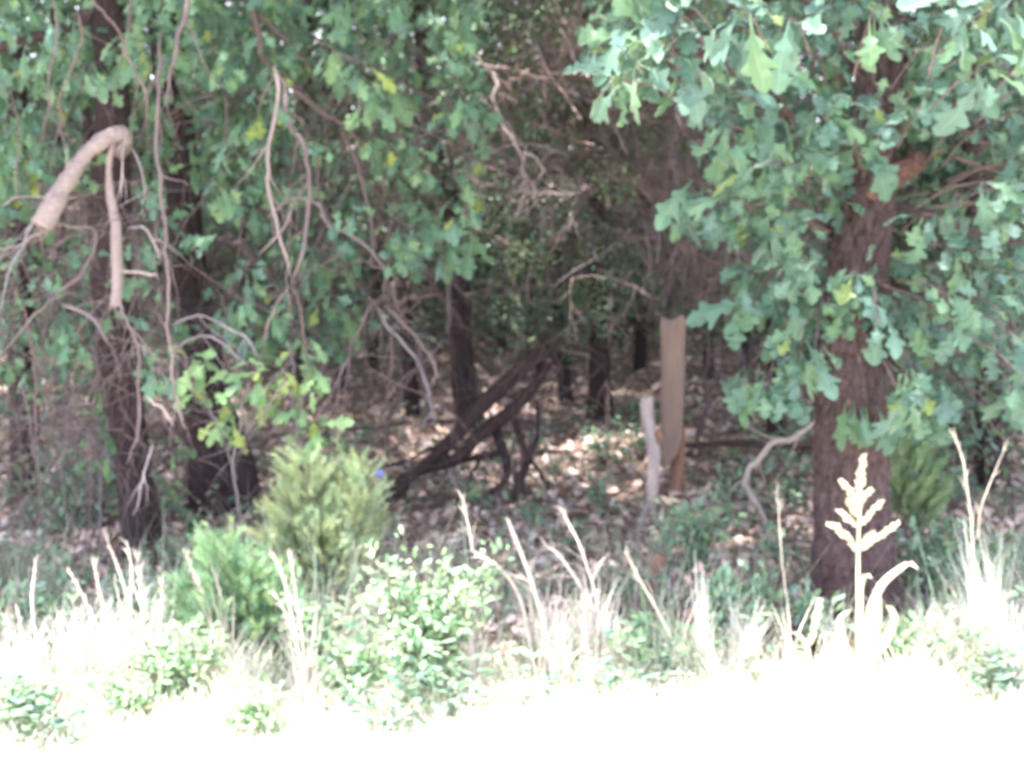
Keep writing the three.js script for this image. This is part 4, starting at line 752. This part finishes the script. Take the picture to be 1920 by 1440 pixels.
// the pale seed stalk
{
  const b = onGround(1612, 1290), D = -b.z, t = thing('seed_grass', 'tall pale grass with a branched seed head in front of the big oak', 'grass', b);
  const pale = std({ color: lin(0.62, 0.58, 0.36), roughness: 0.75 }), seed = std({ color: lin(0.60, 0.56, 0.38), roughness: 0.85 }), leaf = leafy([0.56, 0.58, 0.38], { clearcoat: 0.1, vertexColors: false }), dryLeaf = leafy([0.64, 0.59, 0.45], { clearcoat: 0.1, vertexColors: false });
  part('stem', new Geo().tube(line([[1612, 1295], [1610, 1200], [1609, 1100], [1609, 1020], [1612, 950]], D, D, 11, 6), 9, {}).build(), pale, t);
  const spike = (p, w, dd = 0) => {
    w *= 0.78; const g = new Geo(), rows = line(p, D, D + dd, 4, 2.4), c = new THREE.CatmullRomCurve3(rows.map(r => r[0])); g.tube(rows, 5);
    const L = c.getLength(), n = Math.round(L / 0.0042), grain = new Geo(); // plump overlapping grains
    grain.tube([[V(0, 0, 0), 0.0008], [V(0, 0.004, 0), 0.0028], [V(0, 0.008, 0), 0.0025], [V(0, 0.0125, 0), 0.0003]], 5, { smooth: false });
    for (let k = 0; k < n; k++) { const f = (k + 0.5) / n, q = c.getPoint(f), T = c.getTangent(f), env = Math.pow(Math.sin(Math.PI * Math.min(1, 0.12 + f * 0.88)), 0.55); for (let j = 0; j < 3; j++) { const o = rdir(); o.sub(T.clone().multiplyScalar(o.dot(T))).normalize(); g.add(grain, basis(q.clone().add(o.clone().multiplyScalar(w * D / F / 2 * env * rr(0.15, 0.85))), T.clone().add(o.clone().multiplyScalar(rr(0.2, 0.7))), rdir(), rr(0.85, 1.25))); } }
    part('seed_spike', g.build(), seed, t);
  };
  spike([[1612, 955], [1612, 920], [1615, 885], [1619, 856]], 24); spike([[1607, 1032], [1592, 1012], [1575, 995], [1556, 984]], 22, -0.03); spike([[1613, 1032], [1634, 1015], [1660, 998], [1684, 981]], 15, -0.02); spike([[1613, 1028], [1622, 1014], [1636, 1000]], 17, 0.02); spike([[1606, 988], [1594, 976], [1574, 958]], 16, 0.03); spike([[1613, 985], [1625, 970], [1640, 954], [1652, 941]], 15, 0.02); spike([[1608, 952], [1600, 932], [1588, 916], [1579, 904]], 17, -0.02); spike([[1613, 945], [1620, 930], [1632, 920]], 12, -0.02); spike([[1607, 968], [1596, 950], [1590, 938]], 13, -0.04);
  spike([[1517, 1210], [1525, 1178], [1533, 1148], [1538, 1128]], 16, -0.02);
  const ribbon = (p, w, m, dz = 0) => { const n = p.length, rows = p.map(([x, y], k) => { const f = k / (n - 1); return [at(x, y, D + dz * f), w * D / F / 2 * Math.min(1, 0.55 + f * 2) * Math.pow(1 - f, 0.45) + 0.0004]; }); const c = new THREE.CatmullRomCurve3(rows.map(r => r[0])), out = []; for (let k = 0; k <= 14; k++) { const f = k / 14, q = f * (n - 1), a = Math.min(n - 2, Math.floor(q)); out.push([c.getPoint(f), rows[a][1] + (rows[a + 1][1] - rows[a][1]) * (q - a)]); } part('leaf', new Geo().blade(out, V(0.9, 0.15, 0.35), 0.35).build(), m, t); };
  ribbon([[1614, 1290], [1623, 1210], [1633, 1143], [1653, 1097], [1680, 1072], [1707, 1056], [1722, 1068]], 20, dryLeaf, -0.08); ribbon([[1612, 1200], [1612, 1140], [1614, 1100], [1624, 1078], [1636, 1084]], 15, leaf, -0.05);
  ribbon([[1616, 1275], [1633, 1237], [1663, 1198], [1676, 1160], [1668, 1140], [1658, 1136]], 22, leaf, -0.1); ribbon([[1608, 1260], [1584, 1215], [1575, 1180], [1578, 1155], [1600, 1140]], 20, leaf, 0.05);
  ribbon([[1512, 1290], [1513, 1220], [1500, 1194], [1485, 1187], [1462, 1198]], 15, dryLeaf, -0.04); ribbon([[1600, 1275], [1590, 1220], [1565, 1190], [1534, 1192]], 13, dryLeaf, -0.05); ribbon([[1618, 1285], [1640, 1200], [1648, 1130], [1643, 1090]], 18, leaf, 0.04); ribbon([[1606, 1285], [1560, 1235], [1540, 1212]], 14, leaf, -0.1);
  stick('side_stem', [[1512, 1292], [1514, 1250], [1517, 1205]], D, D, 12, 10, pale, t);
}
{ // a folded dry blade at lower right
  const b = onGround(1775, 1285), D = -b.z, t = thing('bent_leaf', 'folded pale grass leaf bent over at lower right', 'leaf', b), m = leafy([0.62, 0.56, 0.34], { clearcoat: 0.1, vertexColors: false });
  part('blade', new Geo().blade(line([[1752, 1290], [1770, 1258], [1800, 1240], [1828, 1229], [1850, 1243], [1872, 1266]], D, D - 0.1, 12, 8), V(0.2, 0.9, 0.5), 0.3).build(), m, t);
}
// blue flower by the fallen limb
{
  const b = onGround(714, 1140), D = -b.z, t = thing('blue_flower', 'single small blue flower above the yellow juniper', 'flower', b), blue = std({ color: lin(0.16, 0.17, 0.62), roughness: 0.6 });
  stick('stem', [[714, 1142], [716, 1000], [711, 892]], D, D, 4, 3, std({ color: lin(0.1, 0.2, 0.07) }), t);
  const c = at(711, 886, D);
  for (let k = 0; k < 5; k++) { const a = k * 1.2566 + 0.3, d = V(Math.cos(a), Math.sin(a), 0.25).normalize(); part('petal', ovalGeo.build().applyMatrix4(basis(c, d, V(0, 0, 1), 0.017)), blue, t); }
}

// ───────────────────────── ground cover (uncountable) ─────────────────────────
const bare = (p) => Math.abs(p.x - 1.02) < 0.3 && -p.z > 3.98 && -p.z < 4.75 && R() < 0.85;   // the seed plant stands free
const flatBlade = (g, rows, side) => { let a = null; for (const [p, w] of rows) { const b = [g.v(p.x - side.x * w, p.y, p.z - side.z * w), g.v(p.x + side.x * w, p.y, p.z + side.z * w)]; if (a) g.quad(a[0], a[1], b[1], b[0]); a = b; } };
function tuft(g, c, n, h, spread, w, cols, area) { for (let k = 0; k < n; k++) { const o = c.clone().add(V(rr(-area, area), 0, rr(-area, area))), hh = h * rr(0.4, 1.2), a = rr(0, 6.28), e = V(Math.cos(a) * spread * hh, hh, Math.sin(a) * spread * hh), sd = V(-Math.sin(a), 0, Math.cos(a)); g.col = vary(pick(cols), 0.2); flatBlade(g, [[o, w], [o.clone().add(e.clone().multiply(V(0.35, 0.62, 0.35))), w * 0.9], [o.clone().add(e), w * 0.12]], sd); } }
{
  const g1 = new Geo(), g2 = new Geo(), greens = [[0.18, 0.27, 0.15], [0.28, 0.33, 0.21], [0.38, 0.38, 0.30], [0.42, 0.37, 0.31]];
  for (let k = 0; k < 1900; k++) { const d = rr(3.1, 4.3), p = V(rr(-0.42, 0.42) * d, 0, -d); p.y = gh(p.x, p.z) + 0.01; if (bare(p)) continue; tuft(g1, p, 15, 0.07 + 0.12 * sstep(noise(p.x * 2.3, p.z * 2.3, 12), -0.1, 0.4) * sstep(d, 3.6, 4.1), 0.7, 0.002, strawTones, 0.06); }
  for (let k = 0; k < 620; k++) { const d = 4.05 + 1.3 * Math.pow(R(), 1.7), p = V(rr(-0.42, 0.42) * d, 0, -d); if (fbm(p.x * 1.4, p.z * 1.4, 2) < 0.02) continue; p.y = gh(p.x, p.z); if (bare(p)) continue; tuft(g2, p, 16, rr(0.09, 0.2), 0.5, 0.0022, greens, 0.06); }
  const wisp = [[0.40, 0.41, 0.34], [0.30, 0.36, 0.26], [0.24, 0.34, 0.22], [0.42, 0.37, 0.33]];
  for (let k = 0; k < 480; k++) { const d = 4.0 + 1.15 * Math.pow(R(), 1.3), p = V(rr(-0.42, 0.42) * d, 0, -d); if (noise(p.x * 1.7, p.z * 1.3, 6) < -0.12) continue; p.y = gh(p.x, p.z); if (bare(p)) continue; tuft(g2, p, 9, rr(0.12, 0.38) * (1.25 - 0.3 * (d - 4)), 0.42, 0.0013, wisp, 0.09); }
  const verge = part('verge_grass', g1.build(true), M2.grass, scene), edge = part('edge_grass', g2.build(true), M2.grass, scene);
  tag(verge, 'short pale dry grass covering the sunlit verge', null, null, 'stuff'); tag(edge, 'green and straw grass along the edge of the woods', null, null, 'stuff');
  // low broad-leaved cover
  const leaf4 = new Geo(); { let a = null; for (const [y, w] of [[0, 0.03], [0.35, 0.25], [0.7, 0.22], [1, 0.02]]) { const b = [leaf4.v(-w, y, -0.2 * y * y - 0.3 * w), leaf4.v(0, y, -0.2 * y * y), leaf4.v(w, y, -0.2 * y * y - 0.3 * w)]; if (a) for (let k = 0; k < 2; k++) leaf4.quad(a[k], a[k + 1], b[k + 1], b[k]); a = b; } }
  const cover = new Geo();
  for (let k = 0; k < 2100; k++) { const d0 = 4.1 + 4.6 * Math.pow(R(), 1.5), c = V(rr(-0.42, 0.42) * d0, 0, 0), d = d0 - (d0 < 4.9 ? 0.3 * (1 - sstep(c.x, -0.5, 0.3)) + 0.2 : 0); c.z = -d; if (bare(c)) continue; if (d < 4.25 && noise(c.x * 2.6, c.z * 2.6, 3) < 0.08) continue; if (fbm(c.x * 1.1, c.z * 1.1, 7) < 0.02 - 0.14 * (d < 5.0 ? 1 : 0)) continue; if (d > 4.9 && d < 9.5 && c.x < 1.5 && R() < 0.78) continue; if (d > 4.55 && d < 5.6 && c.x > -0.4 && c.x < 0.55 && R() < 0.7) continue; c.y = gh(c.x, c.z); const tone = vary(pick(weedGreens), 0.25), s = rr(0.7, 1.4), hh = d < 4.9 ? 0.2 : 0.12; for (let q = 0; q < 12; q++) { const a = rr(0, 6.28), p = c.clone().add(V(rr(-0.07, 0.07) * s, rr(0.01, hh) * s, rr(-0.07, 0.07) * s)); cover.add(leaf4, basis(p, V(Math.cos(a), 0.4, Math.sin(a)), V(0, 1, 0).add(rdir().multiplyScalar(0.4)), rr(0.024, 0.05)), vary(tone, 0.15)); } }
  tag(part('ground_cover', cover.build(true), M2.smallLeaf, scene), 'low leafy ground cover under the trees', null, null, 'stuff');
  // dead sticks and stems lying about the floor
  const st = new Geo(); for (let k = 0; k < 420; k++) { const d = 4.5 + 5.5 * Math.pow(R(), 1.2), p = V(rr(-0.4, 0.4) * d, 0, -d); p.y = gh(p.x, p.z) + 0.015; const up = R() < 0.4; twigs(st, p, up ? V(rr(-0.5, 0.5), 1, rr(-0.3, 0.3)).normalize() : V(rr(-1, 1), 0.12, rr(-0.5, 0.5)).normalize(), rr(0.12, 0.42), rr(0.0018, 0.0045), 1, { n: 1, sag: up ? -0.02 : 0.02, kink: 0.2 }); }
  tag(part('fallen_twigs', st.build(), M.pinkTwig, scene), 'thin dead twigs littering the forest floor', null, null, 'stuff');
  // fallen leaves
  const dead = new Geo(); { let prev = null; for (const [y, w] of [[0, 0.02], [0.3, 0.12], [0.55, 0.24], [0.78, 0.38], [1, 0.12]]) { const row = [-1, 0, 1].map(f => dead.v(f * w, y, 0.5 * w * w * f * f * 3 + 0.25 * y * y, 0, 0)); if (prev) for (let k = 0; k < 2; k++) dead.quad(prev[k], prev[k + 1], row[k + 1], row[k]); prev = row; } }
  const deadTones = [[0.53, 0.39, 0.355], [0.58, 0.45, 0.41], [0.46, 0.335, 0.31], [0.60, 0.48, 0.445], [0.53, 0.38, 0.33]];
  const lit = new Geo(); for (let k = 0; k < 19000; k++) { const d = 4.6 + 9 * Math.pow(R(), 1.25), p = V(rr(-0.42, 0.42) * d, 0, -d); p.y = gh(p.x, p.z) + rr(0.002, 0.02); const a = rr(0, 6.28); lit.add(dead, basis(p, V(Math.cos(a), rr(-0.25, 0.3), Math.sin(a)), V(0, R() < 0.5 ? 1 : -1, 0).add(rdir().multiplyScalar(0.5)), rr(0.03, 0.075)), vary(pick(deadTones), 0.25)); }
  tag(part('leaf_litter', lit.build(true), M2.deadLeaf, scene), 'dry brown fallen oak leaves covering the forest floor', null, null, 'stuff');
}

renderer.render(scene, camera);
